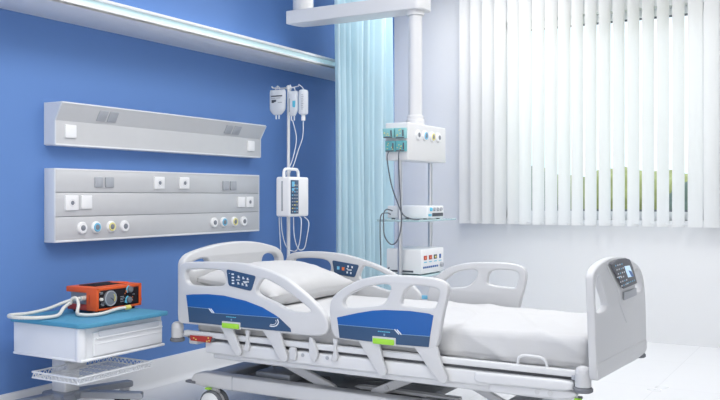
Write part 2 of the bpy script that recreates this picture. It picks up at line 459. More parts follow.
for a, b in ((3.251, 3.326), (4.875, 4.950)):
    socket(uu, 0.083, a, b, 1.521, 1.594, False)
sl = math.atan2(0.052, 0.093)
for a, b in ((3.466, 3.532), (3.545, 3.612), (4.600, 4.672), (4.687, 4.764)):
    c = Vector((0.108, (a+b)/2, 1.658))
    box('data_port', (c.x-0.005, a, c.z-0.033), (c.x+0.005, b, c.z+0.033), M['port_grey'], uu, bev=0.003, rot=Matrix.Rotation(sl, 3, 'Y'), about=c)

# ------------------------------------------------------------------ privacy curtain
bm = bmesh.new()
NU, NV = 150, 40
front = []
def fold(u):
    return 0.030*math.sin(u*PI*2*9.3+0.7*math.sin(u*13))+0.016*math.sin(u*PI*2*17+1.0+math.sin(u*7))+0.012*math.sin(u*PI*2*4.1)
for j in range(NV+1):
    t = j/NV; z = 0.08+t*(3.08-0.08)
    row = []
    amp = 1.0+0.25*(1-t)
    for i in range(NU+1):
        u = i/NU
        wdt = 0.815+0.04*(1-t)
        y = 5.420+u*wdt+0.006*math.sin(u*40+t*2)
        x = 0.475+amp*fold(u+0.004*math.sin(t*3))+0.01*math.sin(t*4+u*5)
        row.append(Vector((x, y, z)))
    front.append(row)
f = [[bm.verts.new(p) for p in r] for r in front]
g = [[bm.verts.new(p+Vector((-0.003, 0, 0))) for p in r] for r in front]
for j in range(NV):
    for i in range(NU):
        bm.faces.new((f[j][i], f[j][i+1], f[j+1][i+1], f[j+1][i])); bm.faces.new((g[j][i+1], g[j][i], g[j+1][i], g[j+1][i+1]))
    bm.faces.new((f[j][0], f[j+1][0], g[j+1][0], g[j][0])); bm.faces.new((f[j][NU], g[j][NU], g[j+1][NU], f[j+1][NU]))
for i in range(NU):
    bm.faces.new((f[0][i], g[0][i], g[0][i+1], f[0][i+1])); bm.faces.new((f[NV][i], f[NV][i+1], g[NV][i+1], g[NV][i]))
ct = thing('privacy_curtain', 'pale aqua pleated curtain hanging full height in the corner', 'curtain', (0.475, 5.86, 0.08))
finish('curtain_fabric', bm_mesh(bm), M['curtain'], ct, angle=80)
box('ceiling_track', (0.455, 4.9, 3.165), (0.495, 6.5, 3.2), M['frame'], ct, bev=0.004)
for k in range(10): box('hook', (0.47, 5.44+k*0.094, 3.06), (0.48, 5.45+k*0.094, 3.17), M['frame'], ct, bev=0.002)

# ------------------------------------------------------------------ ceiling pendant
pd = thing('ceiling_pendant', 'white ceiling supply pendant with arm, column, shelves and teal modules', 'medical pendant', (0.33, 5.215, HC))
bm = bmesh.new()
def capsule(x0, x1, yc, r, n=12):
    p = [(x0+r-r*math.sin(a), yc+r*math.cos(a)) for a in [PI*k/n for k in range(n+1)]]
    q = [(x1-r+r*math.sin(a), yc-r*math.cos(a)) for a in [PI*k/n for k in range(n+1)]]
    return p+q
plate('arm', [(0.242, 5.13), (0.252, 5.122), (1.26, 5.122), (1.337, 5.130), (1.347, 5.215), (1.337, 5.30), (1.26, 5.31), (0.31, 5.31), (0.262, 5.26)], [], 0.096, 0.006, at_z(2.501), M['pendant'], pd, round_it=2)
lathe('ceiling_post', [(0.075, 2.545), (0.075, 3.12), (0.13, 3.125), (0.13, 3.2)], (0.335, 5.215, 0), M['pendant'], pd)
lathe('joint', [(0.052, 2.42), (0.062, 2.425), (0.062, 2.46)], (1.252, 5.215, 0), M['pendant'], pd)
lathe('column', [(0.046, 1.70), (0.046, 2.43)], (1.252, 5.215, 0), M['pendant'], pd)
lathe('collar', [(0.062, 1.67), (0.062, 1.715), (0.056, 1.72), (0.056, 1.742), (0.049, 1.748)], (1.252, 5.215, 0), M['pendant'], pd)
con = box('console_box', (1.175, 4.93, 1.432), (1.342, 5.515, 1.677), M['pendant'], pd, bev=0.008, seg=3)
for y, rm in ((5.069, None), (5.172, M['ring_blue']), (5.285, M['ring_yellow']), (5.385, None)):
    gas_outlet(pd, 1.341, y, 1.602, rm, 0.95)
# teal modules on the narrow face
def module(x0, x1, z0, z1, d, m, tilt=0.0):
    c = Vector(((x0+x1)/2, 4.93-d/2, (z0+z1)/2))
    rot = Matrix.Rotation(tilt, 3, 'X')
    o = box('teal_module', (x0, 4.928-d, z0), (x1, 4.932, z1), m, pd, bev=0.003, rot=rot, about=c)
    def P(x, z): return rot @ (Vector((x, 4.928-d-0.001, z))-c)+c
    bm = bmesh.new()
    p = P(x1-0.014, (z0+z1)/2); add_box(bm, p-Vector((0.005, 0.002, (z1-z0)*0.3)), p+Vector((0.005, 0.002, (z1-z0)*0.3)), 0, rot=rot)
    p = P((x0+x1)/2, z0+0.005); add_box(bm, p-Vector(((x1-x0)*0.4, 0.002, 0.004)), p+Vector(((x1-x0)*0.4, 0.002, 0.004)), 0, rot=rot)
    finish('dark_slot', bm_mesh(bm), M['cable'], o)
    bm = bmesh.new()
    for k in range(5):
        p = P(x0+0.012+(x1-x0)*0.62*random.random(), z0+0.014+(z1-z0-0.022)*random.random())
        add_box(bm, p-Vector((0.0028,)*3), p+Vector((0.0028,)*3), 0)
    finish('indicator', bm_mesh(bm), M['mark_yellow'], o)
module(1.181, 1.258, 1.578, 1.640, 0.045, M['teal_light'], 0.12)
module(1.264, 1.336, 1.572, 1.640, 0.03, M['teal_light'], 0.05)
module(1.186, 1.259, 1.488, 1.558, 0.022, M['teal'])
module(1.263, 1.336, 1.488, 1.558, 0.022, M['teal'])
for (x, y) in ((1.232, 5.03), (1.24, 5.476)):
    lathe('pole', [(0.016, 0.60), (0.016, 1.44)], (x, y, 0), M['chrome'], pd, n=20)
for z in (1.036, 0.668):
    box('glass_shelf', (1.07, 5.00, z-0.006), (1.385, 5.60, z+0.006), M['glass_shelf'], pd, bev=0.003)
    if z < 0.8: box('shelf_bracket', (1.20, 5.0, z-0.03), (1.27, 5.5, z-0.006), M['chrome'], pd, bev=0.003)

def rack_device(name, label, lo, hi, kind):
    t = thing(name, label, 'medical device', ((lo[0]+hi[0])/2, (lo[1]+hi[1])/2, lo[2]))
    box('case', lo, hi, M['pump'], t, bev=0.006, seg=3)
    X = hi[0]; ya, yb, za, zb = lo[1], hi[1], lo[2], hi[2]
    W, H = yb-ya, zb-za
    if kind == 1:
        box('display', (X-0.002, ya+0.30*W, za+0.14*H), (X+0.003, ya+0.94*W, za+0.42*H), M['mark_dark'], t, bev=0.002)
        box('label_strip', (X-0.002, ya+0.07*W, za+0.16*H), (X+0.002, ya+0.26*W, za+0.36*H), M['mark_cyan'], t, bev=0.001)
        for k in range(4):
            lathe('knob', [(0.013, 0), (0.011, 0.012), (0.008, 0.012)], (X, ya+(0.2+0.2*k)*W, za+0.72*H), M['port_grey'] if k else M['mark_cyan'], t, axis='X', n=16)
    else:
        for k, m in enumerate(('red', 'red', 'mark_dark', 'blue_panel')):
            y = ya+(0.17+0.22*k)*W
            box('display', (X-0.002, y-0.024 if k < 3 else y-0.013, za+0.56*H), (X+0.003, y+0.024 if k < 3 else y+0.013, za+0.74*H), M[m], t, bev=0.002)
            box('caption', (X-0.001, y-0.022, za+0.45*H), (X+0.0015, y+0.022, za+0.485*H), M['mark_cyan'], t, bev=0)
            if k < 3: box('digits', (X+0.002, y-0.012, za+0.61*H), (X+0.004, y+0.010, za+0.68*H), M['mark_orange' if k < 2 else 'mark_yellow'], t, bev=0)
        for k in range(8):
            y = ya+(0.1+0.085*k)*W
            box('button', (X-0.002, y-0.009, za+0.22*H), (X+0.004, y+0.009, za+0.30*H), M['blue_panel'], t, bev=0.002)
        lathe('knob', [(0.018, 0), (0.016, 0.015), (0.012, 0.016)], (X, ya+0.87*W, za+0.28*H), M['port_grey'], t, axis='X', n=18)
        box('base_slot', (lo[0]+0.03, ya-0.001, za+0.01), (X-0.06, ya+0.004, za+0.022), M['mark_dark'], t, bev=0)
    for xx in (lo[0]+0.03, X-0.03):
        for yy in (ya+0.03, yb-0.03): lathe('foot', [(0.012, -0.008), (0.012, 0.002)], (xx, yy, za), M['bumper_grey'], t, n=12)
    return t
rack_device('infusion_controller', 'slim white device with dark display on the upper pendant shelf', (1.06, 5.172, 1.050), (1.362, 5.435, 1.133), 1)
rack_device('patient_monitor', 'white box device with red displays on the lower pendant shelf', (1.10, 5.085, 0.682), (1.362, 5.435, 0.845), 2)
tag(tube('cable', [(1.222, 4.895, 1.49), (1.222, 4.87, 1.44), (1.235, 4.90, 1.28), (1.262, 4.935, 1.16), (1.29, 4.96, 1.08), (1.34, 4.975, 1.052), (1.378, 5.02, 1.0465)], 0.0045, M['cable'], origin=(1.25, 4.9, 1.2)),
    'dark cable hanging from the left teal module to the upper shelf', 'cable')
tag(tube('cable', [(1.300, 4.90, 1.50), (1.300, 4.88, 1.45), (1.285, 4.93, 1.20), (1.282, 4.955, 1.04), (1.262, 4.95, 0.925), (1.213, 4.95, 0.882), (1.160, 4.95, 0.935), (1.143, 4.965, 1.03), (1.140, 4.975, 1.085), (1.115, 5.06, 1.11), (1.10, 5.168, 1.10)], 0.0045, M['cable'], origin=(1.2, 4.95, 1.2)),
    'dark cable looping below the upper pendant shelf', 'cable')
tag(tube('cable', [(1.085, 5.168, 1.075), (1.085, 5.12, 1.085), (1.110, 4.99, 1.07), (1.112, 4.975, 0.95), (1.118, 4.975, 0.78), (1.116, 4.977, 0.71), (1.115, 5.03, 0.69), (1.125, 5.078, 0.72)], 0.004, M['cable'], origin=(1.02, 5.0, 0.9)),
    'dark cable running down beside the curtain between both pendant shelves', 'cable')

# ------------------------------------------------------------------ IV stand, bags, pump
iv = thing('iv_stand', 'slim pale steel drip stand behind the bed head', 'IV stand', (0.46, 4.85, 0))
lathe('pole', [(0.0125, 0.05), (0.0125, 1.2), (0.0105, 1.21), (0.0105, 1.945), (0.0, 1.95)][:4], (0.46, 4.85, 0), M['pole'], iv, n=18)
lathe('pole_cap', [(0.015, 1.935), (0.015, 1.955), (0.008, 1.962)], (0.46, 4.85, 0), M['pole'], iv, n=16)
bm = bmesh.new()
for s in (-1, 1):
    add_tube(bm, [(0.46, 4.85, 1.945), (0.46+s*0.04, 4.84, 1.944), (0.46+s*0.085, 4.825, 1.945), (0.46+s*0.108, 4.815, 1.948), (0.46+s*0.114, 4.812, 1.958)], 0.0035, 8)
    add_tube(bm, [(0.46+s*0.085, 4.826, 1.946), (0.46+s*0.065, 4.805, 1.936), (0.46+s*0.055, 4.798, 1.947), (0.46+s*0.052, 4.796, 1.958)], 0.003, 8)
finish('hook_arms', bm_mesh(bm), M['pole'], iv)
lathe('hub', [(0.035, 0.05), (0.035, 0.09), (0.02, 0.12)], (0.46, 4.85, 0), M['bumper_grey'], iv)
for k in range(5):
    a = 2*PI*k/5+0.3; d = Vector((math.cos(a), math.sin(a), 0)); e = Vector((0.46, 4.85, 0))+d*0.26
    lg = tube('leg', [Vector((0.46, 4.85, 0.075)), Vector((0.46, 4.85, 0.07))+d*0.14, e+Vector((0, 0, 0.06))], 0.012, M['pole'], iv)
    lathe('wheel', [(0.02, -0.009), (0.025, -0.006), (0.025, 0.006), (0.02, 0.009)], e+Vector((0, 0, 0.025)), M['rubber'], lg, axis='Y', n=18)
    lathe('fork', [(0.008, 0.03), (0.008, 0.07)], e, M['bumper_grey'], lg, n=10)

def infusion_bag(label, c, w, h, d, marks):
    """c = top centre; hangs facing -Y / +X"""
    x, y, z = c
    t = thing('infusion_bag', label, 'infusion bag', (x, y, z-h), 'infusion bags on the drip stand')
    bm = bmesh.new(); bmesh.ops.create_cube(bm, size=2)
    bmesh.ops.subdivide_edges(bm, edges=bm.edges[:], cuts=14, use_grid_fill=True)
    for v in bm.verts:
        u, q, s = v.co.x, v.co.y, v.co.z          # s: -1 bottom .. 1 top
        wid = 1.0 if s > -0.55 else 1.0-0.55*((-0.55-s)/0.45)**1.5
        if s > 0.85: wid *= 1.0-0.1*((s-0.85)/0.15)
        bulge = (1-abs(u)**3.0)*(1-abs(s)**5)*(1.15-0.25*s)
        v.co = Vector((x+u*w/2*wid*(1+0.03*noise.noise(Vector((u, s, x*5)))), y+q*(0.0025+d/2*bulge), z-h*(1-s)/2))
    finish('bag_body', bm_mesh(bm), M['bag'], t, angle=80)
    bm = bmesh.new()
    for dx in (-0.012, 0.012): add_lathe(bm, [(0.005, -h-0.03), (0.005, -h+0.012)], (x+dx, y, z), n=12)
    finish('port', bm_mesh(bm), M['tube'], t)
    tube('hanger', [(x-0.02, y, z-0.003), (x-0.014, y, z+0.016), (x, y-0.002, z+0.024), (x+0.014, y, z+0.016), (x+0.02, y, z-0.003)], 0.003, M['tube'], t, sides=8)
    yf = y-d/2-0.004
    for m, u0, u1, s0, s1 in marks:
        bm = bmesh.new()
        add_box(bm, (x+u0*w, yf-0.001, z-h*s1), (x+u1*w, yf+0.006, z-h*s0), 0.0006, 1)
        finish('printed_label', bm_mesh(bm), M[m], t)
    return t
infusion_bag('wide clear drip bag with black print, left of the drip stand', (0.402, 4.803, 1.930), 0.132, 0.172, 0.034,
             [('mark_dark', -0.30, 0.38, 0.24, 0.285), ('port_grey', -0.30, -0.02, 0.335, 0.36), ('port_grey', 0.0, 0.28, 0.335, 0.355), ('mark_dark', -0.27, 0.02, 0.41, 0.53), ('port_grey', 0.12, 0.36, 0.51, 0.54)])
infusion_bag('narrow clear bag with cyan and dark side print, right of the stand pole', (0.535, 4.795, 1.912), 0.078, 0.170, 0.026,
             [('port_grey', -0.26, -0.16, 0.30, 0.84), ('mark_cyan', 0.10, 0.36, 0.40, 0.66), ('mark_white', 0.08, 0.38, 0.15, 0.36)])
# inverted bottle at the far right
bt = thing('infusion_bottle', 'clear inverted drip bottle with scale, outermost right on the drip stand', 'bottle', (0.600, 4.825, 1.72))
lathe('bottle_body', [(0.012, 1.735), (0.014, 1.748), (0.03, 1.756), (0.033, 1.765), (0.033, 1.906), (0.028, 1.917), (0.010, 1.922)], (0.600, 4.825, 0), M['bag'], bt, n=24)
lathe('bottle_cap', [(0.014, 1.712), (0.014, 1.738)], (0.600, 4.825, 0), M['socket'], bt, n=18)
tube('hanger', [(0.600, 4.825, 1.918), (0.598, 4.82, 1.935), (0.574, 4.812, 1.955)], 0.003, M['tube'], bt, sides=8)
bm = bmesh.new()
for k in range(9): add_box(bm, (0.606, 4.790, 1.785+k*0.012), (0.621 if k % 2 else 0.617, 4.7965, 1.788+k*0.012), 0)
finish('scale_marks', bm_mesh(bm), M['port_grey'], bt)

pm = thing('infusion_pump', 'white infusion pump with dark button strip clamped on drip stand', 'infusion pump', (0.54, 4.78, 1.06))
box('case', (0.485, 4.665, 1.062), (0.60, 4.895, 1.328), M['pump'], pm, bev=0.014, seg=4)
tube('handle', [(0.545, 4.672, 1.315), (0.545, 4.676, 1.362), (0.545, 4.69, 1.378), (0.545, 4.71, 1.381), (0.545, 4.81, 1.381), (0.545, 4.83, 1.376), (0.545, 4.842, 1.360), (0.545, 4.845, 1.315)], 0.010, M['pump'], pm, sides=12)
box('side_slot', (0.532, 4.6625, 1.10), (0.545, 4.667, 1.30), M['port_grey'], pm, bev=0.002)
pn = box('button_strip', (0.598, 4.676, 1.082), (0.6035, 4.765, 1.306), M['navy'], pm, bev=0.002)
bm = bmesh.new(); bm2 = bmesh.new(); bm3 = bmesh.new()
add_box(bm2, (0.6025, 4.686, 1.262), (0.605, 4.716, 1.296), 0.001, 1); add_box(bm2, (0.6025, 4.686, 1.235), (0.605, 4.712, 1.252), 0.001, 1)
for r in range(9):
    for c in range(3):
        if r > 6 and c == 0: continue
        y = 4.692+c*0.026; z = 1.096+r*0.022
        add_box([bm, bm2, bm3][(r*2+c) % 3 if (r+c) % 2 else 0], (0.6025, y-0.007, z-0.004), (0.606, y+0.007, z+0.004), 0.001, 1)
finish('grey_buttons', bm_mesh(bm), M['port_grey'], pm); finish('blue_display', bm_mesh(bm2), M['ring_blue'], pm); finish('yellow_buttons', bm_mesh(bm3), M['mark_yellow'], pm)
box('clamp', (0.474, 4.79, 1.15), (0.49, 4.845, 1.22), M['bumper_grey'], pm, bev=0.006)
TU = [
    ('thin clear tube from the drip bags down into the pump', [(0.532, 4.795, 1.715), (0.56, 4.80, 1.60), (0.552, 4.79, 1.50), (0.53, 4.78, 1.42), (0.505, 4.765, 1.36), (0.50, 4.76, 1.332)]),
    ('thin clear tube from the inverted bottle down to the pump', [(0.600, 4.825, 1.708), (0.598, 4.82, 1.60), (0.572, 4.80, 1.50), (0.545, 4.79, 1.41), (0.515, 4.79, 1.36), (0.512, 4.79, 1.332)]),
    ('clear tube looping below the pump, widest loop', [(0.505, 4.70, 1.058), (0.508, 4.71, 0.95), (0.530, 4.73, 0.855), (0.578, 4.75, 0.828), (0.605, 4.76, 0.86), (0.620, 4.765, 0.95), (0.600, 4.80, 1.04), (0.585, 4.80, 1.060)]),
    ('clear tube looping below the pump, narrow loop on the right', [(0.575, 4.745, 1.058), (0.578, 4.75, 0.93), (0.605, 4.76, 0.845), (0.630, 4.79, 0.848), (0.645, 4.80, 0.92), (0.635, 4.84, 1.02), (0.59, 4.85, 1.058)]),
    ('clear tube hanging straight down left of the stand pole', [(0.50, 4.685, 1.058), (0.492, 4.70, 0.98), (0.487, 4.72, 0.85), (0.486, 4.73, 0.70), (0.49, 4.75, 0.45)]),
]
for lb, p in TU: tag(tube('drip_tube', p, 0.0034, M['tube'], sides=8, origin=p[-1]), lb, 'tube')

# ------------------------------------------------------------------ hospital bed
bed = thing('hospital_bed', 'white adjustable hospital bed with blue side rail panels', 'bed', (1.8, 3.97, 0))
HR = [(.692, .53), (.692, .64), (.694, .77), (.697, .815), (.716, .838), (.755, .848), (.92, .855), (1.102, .859), (1.19, .848), (1.30, .826), (1.392, .796), (1.436, .771), (1.489, .739), (1.548, .70), (1.598, .661), (1.637, .615), (1.653, .578), (1.648, .543), (1.606, .519), (1.43, .517), (1.182, .519), (.776, .518), (.71, .518)]
HR1 = [(.746, .78), (.752, .806), (.797, .812), (.954, .817), (1.0, .812), (1.019, .778), (1.027, .748), (.987, .727), (.797, .723), (.755, .738)]
HR2 = [(1.212, .715), (1.233, .762), (1.256, .782), (1.285, .781), (1.361, .752), (1.452, .705), (1.510, .670), (1.556, .640), (1.519, .627), (1.415, .633), (1.339, .667), (1.255, .689)]
HRC = [(1.030, .822), (1.220, .795), (1.190, .717), (1.044, .737)]
HRB = [(.756, .672), (.80, .678), (.903, .685), (1.012, .684), (1.151, .666), (1.261, .639), (1.339, .606), (1.365, .5925), (1.246, .592), (.939, .588), (.914, .609), (.766, .6105)]
HRD = [(.766, .6105), (.914, .609), (.939, .588), (1.246, .592), (1.365, .5925), (1.432, .545), (1.436, .529), (1.369, .528), (1.182, .528), (.994, .529), (.777, .529)]
FR = [(1.674, .522), (1.660, .605), (1.655, .672), (1.666, .706), (1.697, .738), (1.747, .770), (1.816, .804), (1.884, .822), (1.963, .834), (2.042, .836), (2.118, .836), (2.212, .832), (2.26, .82), (2.28, .798), (2.281, .772), (2.266, .715), (2.249, .643), (2.235, .563), (2.224, .522), (2.187, .507), (2.026, .508), (1.747, .514)]
FRA = [(1.736, .680), (1.732, .705), (1.768, .733), (1.835, .766), (1.897, .783), (1.963, .793), (1.994, .785), (1.985, .749), (1.96, .704), (1.935, .690), (1.755, .666)]
FRB2 = [(2.043, .700), (2.047, .73), (2.061, .764), (2.086, .788), (2.123, .796), (2.212, .789), (2.237, .779), (2.238, .754), (2.22, .706), (2.206, .692), (2.08, .697)]
FRBL = [(1.702, .62), (1.816, .649), (1.897, .666), (1.963, .673), (2.093, .677), (2.187, .672), (2.210, .665), (2.193, .5695), (2.045, .567), (2.009, .586), (1.708, .586)]
FRD = [(1.708, .586), (2.009, .586), (2.045, .567), (2.193, .5695), (2.187, .521), (2.029, .518), (1.716, .523)]
FHR = [(.67, .53), (.672, .777), (.707, .833), (.794, .848), (.935, .854), (1.092, .846), (1.199, .827), (1.373, .782), (1.509, .720), (1.60, .672), (1.65, .612), (1.64, .54), (1.59, .518), (.72, .518)]
FH1 = [(.735, .735), (.742, .79), (.76, .803), (.889, .811), (.985, .806), (1.018, .785), (1.027, .755), (1.015, .722), (.945, .706), (.76, .712)]
FHC = [(1.038, .803), (1.231, .780), (1.200, .704), (1.054, .719)]
FH2 = [(1.222, .708), (1.25, .772), (1.275, .776), (1.322, .766), (1.414, .732), (1.478, .692), (1.510, .65), (1.435, .632), (1.339, .656), (1.249, .688)]
FFR = [(1.682, .53), (1.690, .66), (1.712, .71), (1.8, .782), (1.87, .806), (1.94, .823), (2.09, .831), (2.207, .829), (2.266, .813), (2.288, .782), (2.283, .727), (2.25, .61), (2.235, .52), (1.72, .51)]
FFA = [(1.757, .668), (1.8, .720), (1.863, .765), (1.937, .783), (1.995, .785), (2.003, .755), (1.957, .694), (1.894, .678)]
FFB = [(2.077, .790), (2.221, .791), (2.247, .770), (2.229, .702), (2.212, .693), (2.063, .702), (2.056, .73)]

def side_rail(yo, s, head, outer, ho, blue, dark, ctrl):
    """yo: mid plane; s = -1 near side (outside faces -Y), +1 far side"""
    r = plate('side_rail', outer, ho, 0.036, 0.009, at_y(yo), M['plastic'], bed, round_it=2)
    ys = yo+s*0.0185
    if blue:
        plate('blue_panel', blue, [], 0.005, 0.0015, at_y(ys), M['blue_panel'], r, round_it=0)
        plate('navy_panel', dark, [], 0.005, 0.0015, at_y(ys), M['navy'], r, round_it=0)
        xs, zs = ((.918, .602) if head else (2.018, .579))
        bm = bmesh.new()
        for q in (0, 0.012):
            b2 = Matrix.Rotation(0.75, 3, 'Y'); c = Vector((xs+q+0.008, ys+s*0.003, zs-0.002))
            add_box(bm, c-Vector((0.016, 0.002, 0.0025)), c+Vector((0.016, 0.002, 0.0025)), 0.001, 1, rot=b2)
        finish('white_slash', bm_mesh(bm), M['mark_white'], r)
        # thin pale line between both blues
        bm = bmesh.new()
        if head: segs = [((.768, .611), (.914, .6095)), ((.939, .5885), (1.246, .5925)), ((1.246, .5925), (1.362, .593))]
        else: segs = [((1.71, .5865), (2.009, .5865)), ((2.045, .5675), (2.192, .570))]
        for (xa, za), (xb, zb) in segs: add_tube(bm, [(xa, ys+s*0.0025, za), (xb, ys+s*0.0025, zb)], 0.0012, 6, smooth=0)
        finish('pale_line', bm_mesh(bm), M['line_blue'], r)
        tx0, tx1 = (1.0, 1.123) if head else (1.896, 2.021)
        z1 = 0.549 if head else 0.545
        box('tab_housing', (tx0, ys-0.004+(0 if s < 0 else -0.004), z1-0.034), (tx1, ys+0.006, z1+0.004), M['plastic'], r, bev=0.004)
        box('release_tab', (tx0+0.007, ys+s*0.008-0.004, z1-0.031), (tx1-0.007, ys+s*0.008+0.004, z1-0.005), M['lime'], r, bev=0.003)
        bm = bmesh.new()
        xc = (tx0+tx1)/2; z = z1+0.025
        for k in range(6): add_box(bm, (xc-0.032+k*0.011, ys+s*0.0028-0.0006, z), (xc-0.0235+k*0.011, ys+s*0.0028+0.0006, z+0.004), 0)
        finish('printed_text', bm_mesh(bm), M['mark_cyan'], r)
        box('mark', (xc-0.002, ys+s*0.0028-0.0006, z-0.016), (xc+0.006, ys+s*0.0028+0.0006, z-0.007), M['line_blue'], r, bev=0)
        if head:
            p = [(1.354, ys+s*0.0025, .586), (1.360, ys+s*0.0025, .572), (1.351, ys+s*0.0025, .557), (1.332, ys+s*0.0025, .549), (1.308, ys+s*0.0025, .549)]
            tube('white_crescent', p, 0.0030, M['mark_white'], r, sides=6)
            p = [(1.343, ys+s*0.0025, .582), (1.347, ys+s*0.0025, .572), (1.340, ys+s*0.0025, .562), (1.326, ys+s*0.0025, .557), (1.310, ys+s*0.0025, .557)]
            tube('white_crescent', p, 0.0014, M['mark_white'], r, sides=6)
    if ctrl:
        for sd in ((s,) if blue else (-s,)):
            yc = yo+sd*0.019
            plate('control_panel', roundc(ctrl, .014), [], 0.006, 0.002, at_y(yc), M['navy'], r, round_it=0)
            cx = sum(p[0] for p in ctrl)/4; cz = sum(p[1] for p in ctrl)/4
            ins = [(cx+(p[0]-cx)*0.99, cz+(p[1]-cz)*0.99) for p in ctrl]
            bm = bmesh.new()
            (ax, az), (bx, bz), (qx, qz), (dx, dz) = ctrl
            def UV(u, v):
                tx, tz = ax+(bx-ax)*u, az+(bz-az)*u; lx, lz = dx+(qx-dx)*u, dz+(qz-dz)*u
                return Vector((tx+(lx-tx)*v, yc+sd*0.0032, tz+(lz-tz)*v))
            def mk(b, u, v, w, h): p = UV(u, v); add_box(b, p-Vector((w, 0.0006, h)), p+Vector((w, 0.0006, h)), 0)
            if blue:
                for v in (0.22, 0.42, 0.60, 0.78): mk(bm, 0.22, v, 0.0075, 0.0035)
                for u in (0.43, 0.60, 0.76):
                    for v in (0.30, 0.70): mk(bm, u, v, 0.0045, 0.006); mk(bm, u+0.02, v+0.04, 0.007, 0.0016)
                mk(bm, 0.42, 0.5, 0.012, 0.002); mk(bm, 0.72, 0.50, 0.019, 0.0028); mk(bm, 0.70, 0.55, 0.008, 0.004); mk(bm, 0.1, 0.22, 0.003, 0.0012)
            else:
                for u in (0.62, 0.78):
                    for v in (0.25, 0.72): mk(bm, u, v, 0.005, 0.006)
                mk(bm, 0.70, 0.5, 0.015, 0.0028); mk(bm, 0.6, 0.44, 0.006, 0.002)
                b2 = bmesh.new(); mk(b2, 0.22, 0.5, 0.009, 0.010); finish('blue_button', bm_mesh(b2), M['ring_blue'], r)
                b2 = bmesh.new(); mk(b2, 0.43, 0.5, 0.009, 0.010); finish('orange_button', bm_mesh(b2), M['mark_orange'], r)
            finish('button_symbols', bm_mesh(bm), M['mark_white'], r)
    return r
YN, YF = 3.500, 4.515
side_rail(YN, -1, True, HR, [HR1, HR2], HRB, HRD, HRC)
side_rail(YN, -1, False, FR, [FRA, FRB2], FRBL, FRD, None)
fr1 = side_rail(YF, 1, True, FHR, [FH1, FH2], None, None, FHC)
fr2 = side_rail(YF, 1, False, FFR, [FFA, FFB], None, None, None)
box('blue_badge', (1.655, YF-0.024, .600), (1.690, YF-0.016, .622), M['ring_blue'], fr1, bev=0.002)
# rail linkages
ARMS = [[(.975, .530), (1.056, .530), (1.085, .475), (1.122, .405), (1.118, .385), (1.100, .375), (1.078, .383), (1.035, .45)],
        [(1.252, .530), (1.365, .530), (1.385, .46), (1.410, .402), (1.408, .382), (1.388, .372), (1.366, .380), (1.32, .445)],
        [(1.815, .520), (1.928, .520), (1.945, .45), (1.967, .392), (1.965, .372), (1.946, .361), (1.924, .370), (1.87, .445)],
        [(2.108, .518), (2.224, .530), (2.248, .45), (2.276, .392), (2.274, .372), (2.256, .360), (2.234, .369), (2.17, .44)]]
for yy in (3.492, 4.519):
    for a in ARMS: plate('rail_arm', a, [], 0.018, 0.005, at_y(yy), M['plastic'], bed, round_it=.014)
    # narrow brackets and the centre clamp
    for x in (1.155, 1.685):
        plate('bracket', [(x-.018, .515), (x+.012, .515), (x+.002, .47), (x+.012, .43), (x+.004, .405), (x-.03, .405), (x-.014, .45), (x-.012, .48)], [], 0.016, 0.004, at_y(yy+0.01), M['plastic'], bed, round_it=.008)
    plate('bracket', [(1.535, .512), (1.552, .508), (1.572, .470), (1.585, .43), (1.572, .395), (1.556, .388), (1.535, .42), (1.53, .47)], [], 0.02, 0.005, at_y(yy+0.008), M['plastic'], bed, round_it=.008)
    plate('bracket', [(1.415, .450), (1.452, .450), (1.458, .41), (1.452, .385), (1.415, .388)], [], 0.02, 0.005, at_y(yy+0.008), M['plastic'], bed, round_it=.008)

# platform
def frame_beam(name, x0, x1, z0, z1, y, dy, m, bev=0.006):
    return box(name, (x0, y-dy, z0), (x1, y+dy, z1), m, bed, bev=bev, seg=3)
for y in (3.530, 4.46):
    frame_beam('platform_tube', .715, 2.865, .449, .478, y-0.01 if y < 4 else y+0.01, 0.014, M['metal_white'])
    frame_beam('platform_gap', .73, 2.84, .428, .452, y+0.02 if y < 4 else y-0.02, 0.012, M['dark_gap'], 0)
    frame_beam('side_profile', .86, 2.60, .368, .432, y, 0.02, M['metal_white'], 0.010)
    frame_beam('lower_profile', .90, 2.84, .340, .372, y+0.015 if y < 4 else y-0.015, 0.02, M['metal_white'], 0.012)
    for x in (1.486, 1.629):
        lathe('bolt', [(0.009, -0.004), (0.009, 0.002)] if y < 4 else [(0.009, -0.002), (0.009, 0.004)], (x, y-0.02 if y < 4 else y+0.02, .415), M['port_grey'], bed, axis='Y', n=16)
    # rounded foot box with two bolts
    yb = 3.512 if y < 4 else 4.478
    plate('foot_box', [(2.40, .383), (2.40, .432), (2.78, .436), (2.835, .434), (2.843, .420), (2.835, .397), (2.78, .390)], [], 0.05, 0.012, at_y(yb), M['metal_white'], bed, round_it=.025)
    plate('foot_box', [(2.46, .345), (2.46, .385), (2.80, .392), (2.855, .388), (2.85, .370), (2.80, .352)], [], 0.04, 0.010, at_y(yb+0.012), M['metal_white'], bed, round_it=.025)
    for x in (2.682, 2.738): lathe('bolt', [(0.011, -0.022), (0.011, -0.005)] if y < 4 else [(0.011, 0.005), (0.011, 0.022)], (x, yb+0.012, .373), M['alu'], bed, axis='Y', n=16)
    # mattress retainer loop
    yl = 3.522 if y < 4 else 4.458
    tube('mattress_retainer', [(2.590, yl, .462), (2.591, yl, .488), (2.598, yl-0.002, .508), (2.616, yl, .517), (2.653, yl, .518), (2.690, yl, .516), (2.710, yl, .505), (2.719, yl, .486), (2.720, yl, .462)], 0.0062, M['metal_white'], bed, sides=10)
box('mattress_platform', (.76, 3.56, .436), (2.84, 4.43, .460), M['metal_white'], bed, bev=0.006)
box('cross_beam', (.72, 3.54, .40), (.78, 4.46, .452), M['metal_white'], bed, bev=0.008)
